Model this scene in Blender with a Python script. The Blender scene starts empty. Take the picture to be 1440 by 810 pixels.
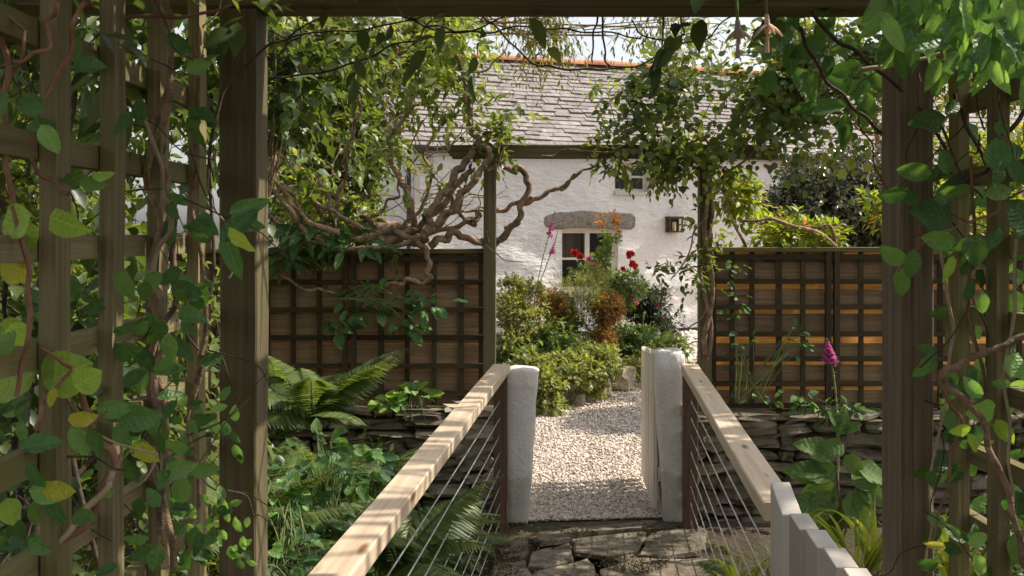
import bpy, math, random
import numpy as np
from mathutils import Vector, Matrix, noise
R = math.radians
random.seed(7)
rng = np.random.default_rng(7)
S = bpy.context.scene
col = S.collection

# ------------------------------------------------------------------ camera, sky, sun
cam = bpy.data.cameras.new('camera'); camo = bpy.data.objects.new('camera', cam); col.objects.link(camo)
F = 1500.0; EYE = 1.6; HZ = 330.0
cam.sensor_width = 36.0; cam.lens = 36.0 * F / 1440.0
camo.location = (0, 0, EYE); camo.rotation_euler = (R(90), 0, 0)
cam.shift_y = -(405.0 - HZ) / 1440.0
cam.clip_start = 0.05; cam.clip_end = 2000
cam.dof.use_dof = True; cam.dof.focus_distance = 3.6; cam.dof.aperture_fstop = 25.0
S.camera = camo

SUN_EL, SUN_AZ = 47.0, 13.0          # azimuth measured from +x towards +y
w = bpy.data.worlds.new('World'); S.world = w; w.use_nodes = True
nt = w.node_tree; nt.nodes.clear()
sky = nt.nodes.new('ShaderNodeTexSky'); sky.sky_type = 'NISHITA'; sky.sun_disc = False
sky.sun_elevation = R(SUN_EL); sky.sun_rotation = R(90.0 - SUN_AZ)
sky.air_density = 1.0; sky.dust_density = 2.5; sky.ozone_density = 0.8
bg = nt.nodes.new('ShaderNodeBackground'); bg.inputs['Strength'].default_value = 0.15
wo = nt.nodes.new('ShaderNodeOutputWorld')
hz_ = nt.nodes.new('ShaderNodeHueSaturation'); hz_.inputs['Saturation'].default_value = 0.26; hz_.inputs['Value'].default_value = 1.05
nt.links.new(sky.outputs[0], hz_.inputs['Color']); nt.links.new(hz_.outputs[0], bg.inputs[0]); nt.links.new(bg.outputs[0], wo.inputs[0])
sl = bpy.data.lights.new('sun', 'SUN'); sl.energy = 4.6; sl.angle = R(0.53); sl.color = (1.0, 0.91, 0.78)
so = bpy.data.objects.new('sun', sl); col.objects.link(so)
sd = Vector((math.cos(R(SUN_EL)) * math.cos(R(SUN_AZ)), math.cos(R(SUN_EL)) * math.sin(R(SUN_AZ)), math.sin(R(SUN_EL))))
so.rotation_euler = sd.to_track_quat('Z', 'Y').to_euler(); so.location = sd * 30
S.view_settings.view_transform = 'Standard'; S.view_settings.look = 'None'
S.view_settings.gamma = 1.0; S.view_settings.exposure = 0.42
try:
    S.cycles.max_bounces = 8; S.cycles.diffuse_bounces = 5; S.cycles.transmission_bounces = 5
    S.cycles.transparent_max_bounces = 6; S.cycles.caustics_reflective = False; S.cycles.caustics_refractive = False
    S.cycles.use_denoising = True; S.cycles.sample_clamp_indirect = 6.0
except Exception: pass

def P(px, py, d):
    return Vector(((px - 720.0) / F * d, d, EYE + (HZ - py) / F * d))
def G(px, py, z=0.0):
    d = (EYE - z) * F / (py - HZ)
    return Vector(((px - 720.0) / F * d, d, z))

# ------------------------------------------------------------------ object helpers
WM = {}
def meta(o, label=None, cat=None, group=None, kind=None):
    if label: o['label'] = label
    if cat: o['category'] = cat
    if group: o['group'] = group
    if kind: o['kind'] = kind
    return o
def thing(name, loc, label, cat, group=None):
    o = bpy.data.objects.new(name, None); col.objects.link(o)
    o.empty_display_size = 0.1
    o.location = loc; WM[o.name] = Matrix.Translation(Vector(loc))
    return meta(o, label, cat, group)
def link(name, me, parent=None, M=None):
    o = bpy.data.objects.new(name, me); col.objects.link(o)
    M = M if M is not None else Matrix.Identity(4)
    if parent is not None:
        o.parent = parent; o.matrix_basis = WM[parent.name].inverted() @ M
    else:
        o.matrix_basis = M
    WM[o.name] = M.copy()
    return o
def npmesh(name, V, Fc, mat, smooth=False):
    V = np.asarray(V, dtype=np.float32); Fc = np.asarray(Fc, dtype=np.int32)
    me = bpy.data.meshes.new(name)
    k = Fc.shape[1]
    me.vertices.add(len(V)); me.vertices.foreach_set('co', V.ravel())
    me.loops.add(Fc.size); me.loops.foreach_set('vertex_index', Fc.ravel())
    me.polygons.add(len(Fc)); me.polygons.foreach_set('loop_start', np.arange(0, Fc.size, k, dtype=np.int32))
    me.polygons.foreach_set('loop_total', np.full(len(Fc), k, dtype=np.int32))
    if smooth: me.polygons.foreach_set('use_smooth', np.ones(len(Fc), dtype=bool))
    me.update(calc_edges=True)
    if mat: me.materials.append(mat)
    return me
def pymesh(name, V, Fc, mat, smooth=False):
    me = bpy.data.meshes.new(name); me.from_pydata([tuple(v) for v in V], [], Fc)
    if smooth: me.polygons.foreach_set('use_smooth', [True] * len(me.polygons))
    if mat: me.materials.append(mat)
    me.update(); return me

# ------------------------------------------------------------------ materials
def new_mat(name):
    m = bpy.data.materials.new(name); m.use_nodes = True
    t = m.node_tree; t.nodes.clear()
    out = t.nodes.new('ShaderNodeOutputMaterial'); b = t.nodes.new('ShaderNodeBsdfPrincipled')
    t.links.new(b.outputs[0], out.inputs[0])
    return m, t, b, out
def N(t, typ, **kw):
    n = t.nodes.new(typ)
    for k, v in kw.items():
        if k.startswith('i_'):
            n.inputs[k[2:].replace('_', ' ')].default_value = v
        else: setattr(n, k, v)
    return n
def ramp(t, fac, stops):
    r = t.nodes.new('ShaderNodeValToRGB'); e = r.color_ramp.elements
    while len(e) < len(stops): e.new(0.5)
    for i, (p, c) in enumerate(stops):
        e[i].position = p; e[i].color = (c[0], c[1], c[2], 1)
    t.links.new(fac, r.inputs[0]); return r
def mixc(t, fac, a, b, mode='MIX'):
    m = t.nodes.new('ShaderNodeMix'); m.data_type = 'RGBA'; m.blend_type = mode
    for s, v in ((m.inputs[0], fac), (m.inputs[6], a), (m.inputs[7], b)):
        if hasattr(v, 'is_output') or isinstance(v, bpy.types.NodeSocket): t.links.new(v, s)
        elif isinstance(v, (tuple, list)): s.default_value = (*v[:3], 1)
        else: s.default_value = v
    return m.outputs[2]
def coords(t, scale=(1, 1, 1), rnd=True):
    tc = t.nodes.new('ShaderNodeTexCoord'); mp = t.nodes.new('ShaderNodeMapping')
    mp.inputs['Scale'].default_value = scale
    if rnd:
        oi = t.nodes.new('ShaderNodeObjectInfo'); mu = t.nodes.new('ShaderNodeMath'); mu.operation = 'MULTIPLY'; mu.inputs[1].default_value = 37.0
        t.links.new(oi.outputs['Random'], mu.inputs[0])
        ad = t.nodes.new('ShaderNodeVectorMath'); ad.operation = 'ADD'
        t.links.new(tc.outputs['Object'], ad.inputs[0]); t.links.new(mu.outputs[0], ad.inputs[1])
        t.links.new(ad.outputs[0], mp.inputs[0])
    else: t.links.new(tc.outputs['Object'], mp.inputs[0])
    return mp.outputs[0]
def noise_n(t, vec, scale, detail=5, rough=0.6, dist=0.0):
    n = N(t, 'ShaderNodeTexNoise'); n.inputs['Scale'].default_value = scale; n.inputs['Detail'].default_value = detail
    n.inputs['Roughness'].default_value = rough; n.inputs['Distortion'].default_value = dist
    t.links.new(vec, n.inputs['Vector']); return n.outputs['Fac']
def bump(t, b, h, strength, dist=0.01, prev=None):
    n = t.nodes.new('ShaderNodeBump'); n.inputs['Strength'].default_value = strength; n.inputs['Distance'].default_value = dist
    t.links.new(h, n.inputs['Height'])
    if prev is not None: t.links.new(prev, n.inputs['Normal'])
    if b is not None: t.links.new(n.outputs[0], b.inputs['Normal'])
    return n.outputs[0]

def wood(name, dark, light, green=None, gfac=0.5, grain=38, rough=0.8, knots=None, transl=0.0, var=0.25, bstr=0.5):
    m, t, b, out = new_mat(name)
    v = coords(t, (1.0, grain, grain)); g = noise_n(t, v, 1.6, 6, 0.62, 0.6)
    g9 = noise_n(t, coords(t, (2.5, grain * 3.2, grain * 3.2)), 1.5, 4, 0.7)
    dk = ramp(t, g9, [(0.34, (0.45, 0.43, 0.40)), (0.5, (1, 1, 1))])
    r = ramp(t, g, [(0.30, dark), (0.72, light)])
    c = mixc(t, 0.75 if grain > 30 else 0.15, r.outputs[0], dk.outputs[0], 'MULTIPLY')
    v2 = coords(t, (1.2, 3, 3)); g2 = noise_n(t, v2, 3.2, 5, 0.65)
    if green:
        rg = ramp(t, g2, [(0.38, (0, 0, 0)), (0.62, (1, 1, 1))])
        mu = N(t, 'ShaderNodeMath', operation='MULTIPLY'); t.links.new(rg.outputs[0], mu.inputs[0]); mu.inputs[1].default_value = gfac
        c = mixc(t, mu.outputs[0], c, green)
    if knots:
        vk = coords(t, (2.2, 9, 9)); vo = N(t, 'ShaderNodeTexVoronoi'); vo.inputs['Scale'].default_value = 1.2
        t.links.new(vk, vo.inputs['Vector'])
        rk = ramp(t, vo.outputs['Distance'], [(0.06, (1, 1, 1)), (0.15, (0, 0, 0))])
        c = mixc(t, rk.outputs[0], c, knots)
    oi = t.nodes.new('ShaderNodeObjectInfo'); mr = N(t, 'ShaderNodeMapRange')
    mr.inputs['To Min'].default_value = 1 - var; mr.inputs['To Max'].default_value = 1 + var
    t.links.new(oi.outputs['Random'], mr.inputs[0])
    hs = N(t, 'ShaderNodeHueSaturation'); t.links.new(c, hs.inputs['Color']); t.links.new(mr.outputs[0], hs.inputs['Value'])
    t.links.new(hs.outputs[0], b.inputs['Base Color']); b.inputs['Roughness'].default_value = rough
    b.inputs['Specular IOR Level'].default_value = 0.25
    n1 = bump(t, None, g, bstr, 0.003); bump(t, b, g2, 0.3, 0.004, n1)
    if transl:
        tr = t.nodes.new('ShaderNodeBsdfTranslucent'); t.links.new(hs.outputs[0], tr.inputs[0])
        gm = N(t, 'ShaderNodeHueSaturation'); gm.inputs['Saturation'].default_value = 0.98; gm.inputs['Value'].default_value = 1.7
        t.links.new(hs.outputs[0], gm.inputs['Color']); t.links.new(gm.outputs[0], tr.inputs[0])
        ms = t.nodes.new('ShaderNodeMixShader'); ms.inputs[0].default_value = transl
        t.links.new(b.outputs[0], ms.inputs[1]); t.links.new(tr.outputs[0], ms.inputs[2]); t.links.new(ms.outputs[0], out.inputs[0])
    return m

def plain(name, c1, c2, scale=8, rough=0.85, bstr=0.4, bscale=40, bdist=0.006, metal=0.0, c3=None, rnd=True, c3lo=0.55, c3hi=0.7, c3s=3.0):
    m, t, b, out = new_mat(name)
    v = coords(t, (1, 1, 1), rnd); g = noise_n(t, v, scale, 6, 0.6)
    c = ramp(t, g, [(0.32, c1), (0.68, c2)]).outputs[0]
    if c3:
        g3 = noise_n(t, v, c3s, 6, 0.7); k = ramp(t, g3, [(c3lo, (0, 0, 0)), (c3hi, (1, 1, 1))])
        c = mixc(t, k.outputs[0], c, c3)
    if rnd:
        oi = t.nodes.new('ShaderNodeObjectInfo'); mr = N(t, 'ShaderNodeMapRange')
        mr.inputs['To Min'].default_value = 0.78; mr.inputs['To Max'].default_value = 1.2
        t.links.new(oi.outputs['Random'], mr.inputs[0])
        hs = N(t, 'ShaderNodeHueSaturation'); t.links.new(c, hs.inputs['Color']); t.links.new(mr.outputs[0], hs.inputs['Value']); c = hs.outputs[0]
    t.links.new(c, b.inputs['Base Color']); b.inputs['Roughness'].default_value = rough; b.inputs['Metallic'].default_value = metal
    b.inputs['Specular IOR Level'].default_value = 0.3
    h = noise_n(t, v, bscale, 6, 0.65); bump(t, b, h, bstr, bdist)
    return m

def leafm(name, pal, transl=0.4, rough=0.45, clump=2.5, hero=False, spec=0.45, spots=None, tboost=1.6):
    """pal: three colours dark/mid/light; every leaf draws its own."""
    m, t, b, out = new_mat(name)
    if not name.startswith(('red', 'pink', 'magenta', 'orange', 'pale_pink', 'yellow', 'copper', 'lime')): pal = [(c_[0] * 1.20, c_[1] * 0.93, c_[2] * 1.12) for c_ in pal]
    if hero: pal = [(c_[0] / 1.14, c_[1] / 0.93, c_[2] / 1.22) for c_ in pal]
    if hero:
        oi = t.nodes.new('ShaderNodeObjectInfo'); rn = oi.outputs['Random']
    else:
        ge = t.nodes.new('ShaderNodeNewGeometry'); rn = ge.outputs['Random Per Island']
    c = ramp(t, rn, [(0.0, pal[0]), (0.5, pal[1]), (1.0, pal[2])]).outputs[0]
    tc = t.nodes.new('ShaderNodeTexCoord')
    if hero:
        sx = t.nodes.new('ShaderNodeSeparateXYZ'); t.links.new(tc.outputs['Object'], sx.inputs[0])
        ab = N(t, 'ShaderNodeMath', operation='ABSOLUTE'); t.links.new(sx.outputs[0], ab.inputs[0])
        mid = ramp(t, ab.outputs[0], [(0.004, (1, 1, 1)), (0.016, (0, 0, 0))]).outputs[0]
        m1 = N(t, 'ShaderNodeMath', operation='MULTIPLY_ADD'); t.links.new(ab.outputs[0], m1.inputs[0]); m1.inputs[1].default_value = -0.75; t.links.new(sx.outputs[1], m1.inputs[2])
        m2 = N(t, 'ShaderNodeMath', operation='MULTIPLY'); t.links.new(m1.outputs[0], m2.inputs[0]); m2.inputs[1].default_value = 42
        sn = N(t, 'ShaderNodeMath', operation='SINE'); t.links.new(m2.outputs[0], sn.inputs[0])
        vein = ramp(t, sn.outputs[0], [(0.86, (0, 0, 0)), (0.99, (0.22, 0.22, 0.22))]).outputs[0]
        vv = mixc(t, 1.0, mid, vein, 'LIGHTEN')
        c = mixc(t, mixc(t, 1.0, vv, (0.45, 0.45, 0.45), 'MULTIPLY'), c, (pal[2][0] * 1.5, pal[2][1] * 1.35, pal[2][2] * 1.4))
        vn = coords(t, (1, 1, 1)); g = noise_n(t, vn, 3.2, 4, 0.6)
        c = mixc(t, ramp(t, g, [(0.4, (0, 0, 0)), (0.75, (0.5, 0.5, 0.5))]).outputs[0], c, pal[2])
        if spots:
            gs = noise_n(t, vn, 7, 4, 0.7)
            c = mixc(t, ramp(t, gs, [(0.60, (0, 0, 0)), (0.68, (1, 1, 1))]).outputs[0], c, spots)
        bump(t, b, sn.outputs[0], 0.14, 0.02, bump(t, None, g, 0.3, 0.03))
    else:
        mp = noise_n(t, tc.outputs['Object'], clump, 3, 0.6)
        k = ramp(t, mp, [(0.35, (0.72, 0.74, 0.75)), (0.7, (1.25, 1.2, 1.0))]).outputs[0]
        c = mixc(t, 1.0, c, k, 'MULTIPLY')
        if spots:
            rr = ramp(t, rn, [(0.955, (0, 0, 0)), (0.965, (1, 1, 1))]).outputs[0]
            c = mixc(t, rr, c, spots)
    t.links.new(c, b.inputs['Base Color']); b.inputs['Roughness'].default_value = rough; b.inputs['Specular IOR Level'].default_value = spec
    tr = t.nodes.new('ShaderNodeBsdfTranslucent')
    tcx = mixc(t, 1.0, c, (1.28 * tboost, 1.20 * tboost, 0.50 * tboost), 'MULTIPLY'); t.links.new(tcx, tr.inputs[0])
    ms = t.nodes.new('ShaderNodeMixShader'); ms.inputs[0].default_value = transl
    t.links.new(b.outputs[0], ms.inputs[1]); t.links.new(tr.outputs[0], ms.inputs[2]); t.links.new(ms.outputs[0], out.inputs[0])
    return m

M = {}
M['post'] = wood('weathered_post_wood', (0.10, 0.076, 0.044), (0.25, 0.195, 0.12), (0.14, 0.13, 0.045), 0.65, bstr=0.7)
M['slat'] = wood('weathered_slat_wood', (0.135, 0.105, 0.055), (0.33, 0.265, 0.15), (0.17, 0.165, 0.05), 0.7, bstr=0.7)
M['post2'] = wood('brown_grey_post_wood', (0.11, 0.078, 0.054), (0.28, 0.205, 0.145), (0.12, 0.10, 0.055), 0.35, bstr=0.8)
M['trellis'] = wood('brown_trellis_wood', (0.055, 0.036, 0.022), (0.120, 0.080, 0.050), (0.060, 0.055, 0.025), 0.6)
M['board'] = wood('cedar_board_wood', (0.30, 0.20, 0.118), (0.52, 0.37, 0.225), knots=(0.14, 0.075, 0.04), transl=0.22, var=0.18)
M['boardthin'] = wood('thin_glowing_cedar_board', (0.42, 0.27, 0.12), (0.62, 0.44, 0.23), transl=0.8, var=0.15)
M['rail'] = wood('pale_pine_rail', (0.50, 0.37, 0.25), (0.70, 0.57, 0.43), knots=(0.22, 0.11, 0.05), grain=26, rough=0.65, var=0.06, bstr=0.25)
M['railpost'] = wood('red_brown_rail_post', (0.10, 0.060, 0.038), (0.20, 0.125, 0.08), var=0.1)
M['deck'] = wood('grey_deck_wood', (0.16, 0.13, 0.10), (0.28, 0.24, 0.19), (0.08, 0.09, 0.04), 0.5)
M['cream'] = plain('cream_gate_paint', (0.70, 0.61, 0.49), (0.80, 0.71, 0.59), 6, 0.5, 0.25, 60, 0.002, c3=(0.42, 0.37, 0.30), c3lo=0.66, c3hi=0.72, c3s=22)
M['greypaint'] = plain('grey_beige_gate_paint', (0.47, 0.42, 0.375), (0.55, 0.50, 0.45), 6, 0.45, 0.25, 60, 0.002, c3=(0.33, 0.28, 0.24), c3lo=0.68, c3hi=0.72, c3s=30)
M['steel'] = plain('steel_cable', (0.55, 0.55, 0.54), (0.70, 0.70, 0.69), 30, 0.32, 0.3, 300, 0.001, metal=0.85)
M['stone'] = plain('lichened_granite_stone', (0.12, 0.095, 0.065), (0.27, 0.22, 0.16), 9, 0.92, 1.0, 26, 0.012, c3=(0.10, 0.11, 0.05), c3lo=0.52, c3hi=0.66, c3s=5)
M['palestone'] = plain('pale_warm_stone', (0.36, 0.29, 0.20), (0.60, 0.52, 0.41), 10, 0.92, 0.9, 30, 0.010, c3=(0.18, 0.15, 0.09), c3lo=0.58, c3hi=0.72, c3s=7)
M['lintel'] = plain('speckled_granite_lintel', (0.20, 0.165, 0.13), (0.44, 0.38, 0.32), 30, 0.95, 1.0, 60, 0.012, c3=(0.13, 0.105, 0.08), c3lo=0.55, c3hi=0.7, c3s=12)
M['flag'] = plain('slate_flagstone', (0.15, 0.12, 0.085), (0.29, 0.24, 0.18), 7, 0.8, 1.0, 16, 0.018, c3=(0.075, 0.06, 0.035), c3lo=0.46, c3hi=0.60, c3s=5)
M['soil'] = plain('dark_soil', (0.065, 0.048, 0.030), (0.145, 0.108, 0.072), 6, 0.95, 1.0, 30, 0.03, c3=(0.06, 0.07, 0.025), c3lo=0.5, c3hi=0.62, c3s=1.6, rnd=False)
M['moss'] = plain('moss', (0.055, 0.065, 0.020), (0.12, 0.13, 0.045), 20, 0.95, 1.0, 60, 0.02, rnd=False)
M['gravelbed'] = plain('gravel_bed', (0.26, 0.20, 0.16), (0.50, 0.42, 0.36), 60, 0.95, 1.0, 80, 0.02, rnd=False)
M['slate'] = plain('weathered_roof_slate', (0.20, 0.175, 0.165), (0.36, 0.32, 0.305), 9, 0.62, 0.8, 30, 0.008, c3=(0.50, 0.45, 0.40), c3lo=0.60, c3hi=0.72, c3s=9)
M['terracotta'] = plain('terracotta_ridge', (0.42, 0.17, 0.09), (0.62, 0.30, 0.17), 7, 0.85, 0.5, 30, 0.006, c3=(0.45, 0.38, 0.32), c3lo=0.60, c3hi=0.7, c3s=6)
M['winframe'] = plain('cream_window_paint', (0.66, 0.61, 0.52), (0.76, 0.71, 0.62), 6, 0.5, 0.2, 60, 0.002)
M['dark'] = plain('dark_interior', (0.02, 0.016, 0.012), (0.07, 0.05, 0.035), 3, 0.9, 0.1, 10, 0.001)
M['curtain'] = plain('brown_blind', (0.30, 0.19, 0.11), (0.52, 0.38, 0.26), 5, 0.9, 0.5, 12, 0.01)
M['pipe'] = plain('dark_downpipe', (0.03, 0.03, 0.03), (0.06, 0.055, 0.05), 6, 0.5, 0.2, 30, 0.002)
M['bronze'] = plain('bronze_lantern', (0.05, 0.035, 0.02), (0.10, 0.07, 0.04), 8, 0.45, 0.3, 60, 0.002, metal=0.6)
M['bulb'] = plain('amber_lantern_glass', (0.75, 0.52, 0.25), (0.85, 0.66, 0.4), 8, 0.3, 0.1, 60, 0.001)
M['bark'] = plain('peeling_brown_bark', (0.22, 0.13, 0.08), (0.56, 0.39, 0.26), 26, 0.9, 1.0, 60, 0.02, c3=(0.10, 0.075, 0.05), c3lo=0.5, c3hi=0.66, c3s=9)
M['stemd'] = plain('dark_vine_stem', (0.045, 0.032, 0.024), (0.12, 0.085, 0.06), 30, 0.9, 0.8, 80, 0.004)
M['stemr'] = plain('red_brown_stem', (0.19, 0.085, 0.05), (0.33, 0.19, 0.12), 30, 0.8, 0.6, 80, 0.004)
M['stemg'] = plain('green_stem', (0.12, 0.16, 0.05), (0.20, 0.24, 0.09), 30, 0.7, 0.4, 80, 0.003)
M['straw'] = plain('dry_straw_stem', (0.30, 0.23, 0.14), (0.45, 0.36, 0.24), 30, 0.9, 0.4, 80, 0.003)

def gravel_mat():
    m, t, b, out = new_mat('mixed_gravel_pebbles')
    ge = t.nodes.new('ShaderNodeNewGeometry')
    c = ramp(t, ge.outputs['Random Per Island'], [(0, (0.44, 0.34, 0.27)), (0.25, (0.55, 0.45, 0.37)), (0.55, (0.74, 0.66, 0.58)), (0.8, (0.64, 0.52, 0.44)), (1, (0.88, 0.84, 0.78))]).outputs[0]
    t.links.new(c, b.inputs['Base Color']); b.inputs['Roughness'].default_value = 0.8
    return m
M['gravel'] = gravel_mat()
def limewash():
    m, t, b, out = new_mat('whitewashed_render')
    tc = t.nodes.new('ShaderNodeTexCoord'); mp = t.nodes.new('ShaderNodeMapping'); t.links.new(tc.outputs['Object'], mp.inputs[0])
    mp.inputs['Scale'].default_value = (1, 1, 2.2)
    g = noise_n(t, mp.outputs[0], 2.2, 6, 0.65); c = ramp(t, g, [(0.3, (0.82, 0.77, 0.73)), (0.7, (0.88, 0.845, 0.81))]).outputs[0]
    g2 = noise_n(t, mp.outputs[0], 1.3, 8, 0.75); c = mixc(t, ramp(t, g2, [(0.56, (0, 0, 0)), (0.80, (0.7, 0.7, 0.7))]).outputs[0], c, (0.58, 0.53, 0.47))
    mp2 = t.nodes.new('ShaderNodeMapping'); t.links.new(tc.outputs['Object'], mp2.inputs[0]); mp2.inputs['Scale'].default_value = (3.5, 3.5, 0.35)
    g3 = noise_n(t, mp2.outputs[0], 1.6, 6, 0.7); c = mixc(t, ramp(t, g3, [(0.55, (0, 0, 0)), (0.78, (0.45, 0.45, 0.45))]).outputs[0], c, (0.56, 0.52, 0.44))
    t.links.new(c, b.inputs['Base Color']); b.inputs['Roughness'].default_value = 0.85; b.inputs['Specular IOR Level'].default_value = 0.2
    n1 = bump(t, None, noise_n(t, mp.outputs[0], 6, 5, 0.6), 0.95, 0.05); bump(t, b, noise_n(t, mp.outputs[0], 34, 4, 0.6), 0.4, 0.006, n1)
    return m
M['render'] = limewash()
def pillar_mat():
    m, t, b, out = new_mat('rough_white_pillar_render')
    v = coords(t, (1, 1, 1), False); g = noise_n(t, v, 5, 6, 0.7)
    c = ramp(t, g, [(0.3, (0.74, 0.67, 0.60)), (0.65, (0.85, 0.81, 0.755))]).outputs[0]
    g2 = noise_n(t, v, 14, 7, 0.75); c = mixc(t, ramp(t, g2, [(0.62, (0, 0, 0)), (0.74, (0.8, 0.8, 0.8))]).outputs[0], c, (0.40, 0.34, 0.27))
    sx = t.nodes.new('ShaderNodeSeparateXYZ'); t.links.new(v, sx.inputs[0]); ad = N(t, 'ShaderNodeMath', operation='MULTIPLY_ADD'); t.links.new(g2, ad.inputs[0]); ad.inputs[1].default_value = -0.45; t.links.new(sx.outputs[2], ad.inputs[2])
    c = mixc(t, ramp(t, ad.outputs[0], [(-0.0, (.45, .45, .45)), (0.08, (0, 0, 0))]).outputs[0], c, (0.30, 0.28, 0.19))
    t.links.new(c, b.inputs['Base Color']); b.inputs['Roughness'].default_value = 0.9
    n1 = bump(t, None, noise_n(t, v, 26, 5, 0.65), 0.9, 0.012); bump(t, b, noise_n(t, v, 120, 4, 0.6), 0.5, 0.004, n1)
    return m
M['pillar'] = pillar_mat()
def glass_mat():
    m, t, b, out = new_mat('window_glass')
    b.inputs['Base Color'].default_value = (0.02, 0.022, 0.022, 1); b.inputs['Roughness'].default_value = 0.03
    b.inputs['Specular IOR Level'].default_value = 0.6; b.inputs['Alpha'].default_value = 0.35
    return m
M['glass'] = glass_mat()

# leaves
L = {}
L['tree'] = leafm('tree_leaf', [(0.059, 0.125, 0.030), (0.117, 0.208, 0.044), (0.217, 0.316, 0.067)], 0.45, 0.4, 1.6)
L['treed'] = leafm('dark_tree_leaf', [(0.035, 0.080, 0.026), (0.067, 0.136, 0.038), (0.120, 0.200, 0.051)], 0.35, 0.4, 2.0)
L['willow'] = leafm('willow_leaf', [(0.09, 0.13, 0.035), (0.13, 0.18, 0.045), (0.20, 0.24, 0.07)], 0.5, 0.5, 2.0)
L['rose'] = leafm('climbing_rose_leaf', [(0.054, 0.110, 0.038), (0.098, 0.179, 0.054), (0.179, 0.259, 0.068)], 0.38, 0.4, 2.0)
L['lime'] = leafm('lime_green_leaf', [(0.132, 0.187, 0.033), (0.220, 0.286, 0.050), (0.330, 0.363, 0.077)], 0.5, 0.4, 3.0, spots=(0.42, 0.16, 0.08))
L['holly'] = leafm('holly_leaf', [(0.061, 0.097, 0.053), (0.105, 0.151, 0.073), (0.203, 0.234, 0.112)], 0.12, 0.22, 3.0, spec=1.0, spots=(0.34, 0.24, 0.15))
L['ground'] = leafm('bed_leaf', [(0.059, 0.134, 0.037), (0.109, 0.218, 0.054), (0.202, 0.319, 0.084)], 0.35, 0.4, 3.0)
L['bedlite'] = leafm('bright_bed_leaf', [(0.115, 0.196, 0.052), (0.196, 0.299, 0.081), (0.310, 0.402, 0.127)], 0.35, 0.45, 3.0)
L['copper'] = leafm('copper_clipped_leaf', [(0.184, 0.115, 0.040), (0.345, 0.196, 0.057), (0.483, 0.276, 0.081)], 0.3, 0.5, 4.0)
L['moss'] = leafm('moss_leaf', [(0.045, 0.055, 0.018), (0.075, 0.085, 0.028), (0.11, 0.12, 0.045)], 0.1, 0.8, 3.0)
L['litter'] = leafm('copper_dead_leaf', [(0.09, 0.055, 0.03), (0.16, 0.10, 0.05), (0.24, 0.16, 0.08)], 0.1, 0.7, 3.0)
L['yew'] = leafm('dark_yew_leaf', [(0.020, 0.036, 0.018), (0.040, 0.060, 0.025), (0.085, 0.10, 0.04)], 0.15, 0.45, 3.0)
L['feather'] = leafm('feathery_leaf', [(0.115, 0.184, 0.057), (0.184, 0.265, 0.081), (0.299, 0.380, 0.115)], 0.4, 0.5, 3.0)
L['fern'] = leafm('fern_leaf', [(0.053, 0.117, 0.033), (0.094, 0.176, 0.047), (0.164, 0.257, 0.070)], 0.4, 0.42, 2.0, hero=False)
L['grass'] = leafm('strap_leaf', [(0.132, 0.238, 0.040), (0.224, 0.356, 0.060), (0.343, 0.475, 0.092)], 0.45, 0.4, 2.0)
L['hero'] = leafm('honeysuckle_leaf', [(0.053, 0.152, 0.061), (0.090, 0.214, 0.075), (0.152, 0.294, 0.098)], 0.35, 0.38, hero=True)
L['herodark'] = leafm('shaded_honeysuckle_leaf', [(0.035, 0.096, 0.035), (0.056, 0.136, 0.045), (0.088, 0.184, 0.056)], 0.35, 0.38, hero=True)  # darker copy of the leaf green, shade put into the colour
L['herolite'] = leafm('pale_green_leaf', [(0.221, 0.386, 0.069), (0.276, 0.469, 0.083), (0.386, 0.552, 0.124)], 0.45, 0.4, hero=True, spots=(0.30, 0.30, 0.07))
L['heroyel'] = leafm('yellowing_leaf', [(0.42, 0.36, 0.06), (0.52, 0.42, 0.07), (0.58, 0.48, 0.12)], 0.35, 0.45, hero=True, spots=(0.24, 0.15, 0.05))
L['herobright'] = leafm('bright_honeysuckle_leaf', [(0.147, 0.332, 0.117), (0.216, 0.431, 0.147), (0.293, 0.529, 0.177)], 0.35, 0.4, hero=True)  # lighter copy of the leaf green, sunlight put into the colour
L['hosta'] = leafm('foxglove_leaf', [(0.062, 0.125, 0.044), (0.094, 0.175, 0.056), (0.138, 0.225, 0.075)], 0.3, 0.55, spec=0.2, hero=True)
L['petal_red'] = leafm('red_petal', [(0.62, 0.02, 0.03), (0.75, 0.04, 0.05), (0.85, 0.12, 0.12)], 0.2, 0.5, 9, tboost=0.9)
L['petal_pink'] = leafm('pink_petal', [(0.62, 0.14, 0.42), (0.74, 0.20, 0.55), (0.85, 0.36, 0.68)], 0.35, 0.5, 9, tboost=0.9)
L['petal_purple'] = leafm('magenta_bell', [(0.42, 0.07, 0.36), (0.62, 0.15, 0.56), (0.78, 0.34, 0.72)], 0.3, 0.5, 9, tboost=0.9)
L['petal_orange'] = leafm('orange_young_leaf', [(0.52, 0.14, 0.03), (0.60, 0.27, 0.05), (0.42, 0.22, 0.06)], 0.4, 0.5, 9, tboost=0.9)
L['petal_pale'] = leafm('pale_pink_flower', [(0.74, 0.52, 0.58), (0.82, 0.64, 0.68), (0.88, 0.76, 0.76)], 0.4, 0.5, 9, tboost=0.8)

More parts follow.
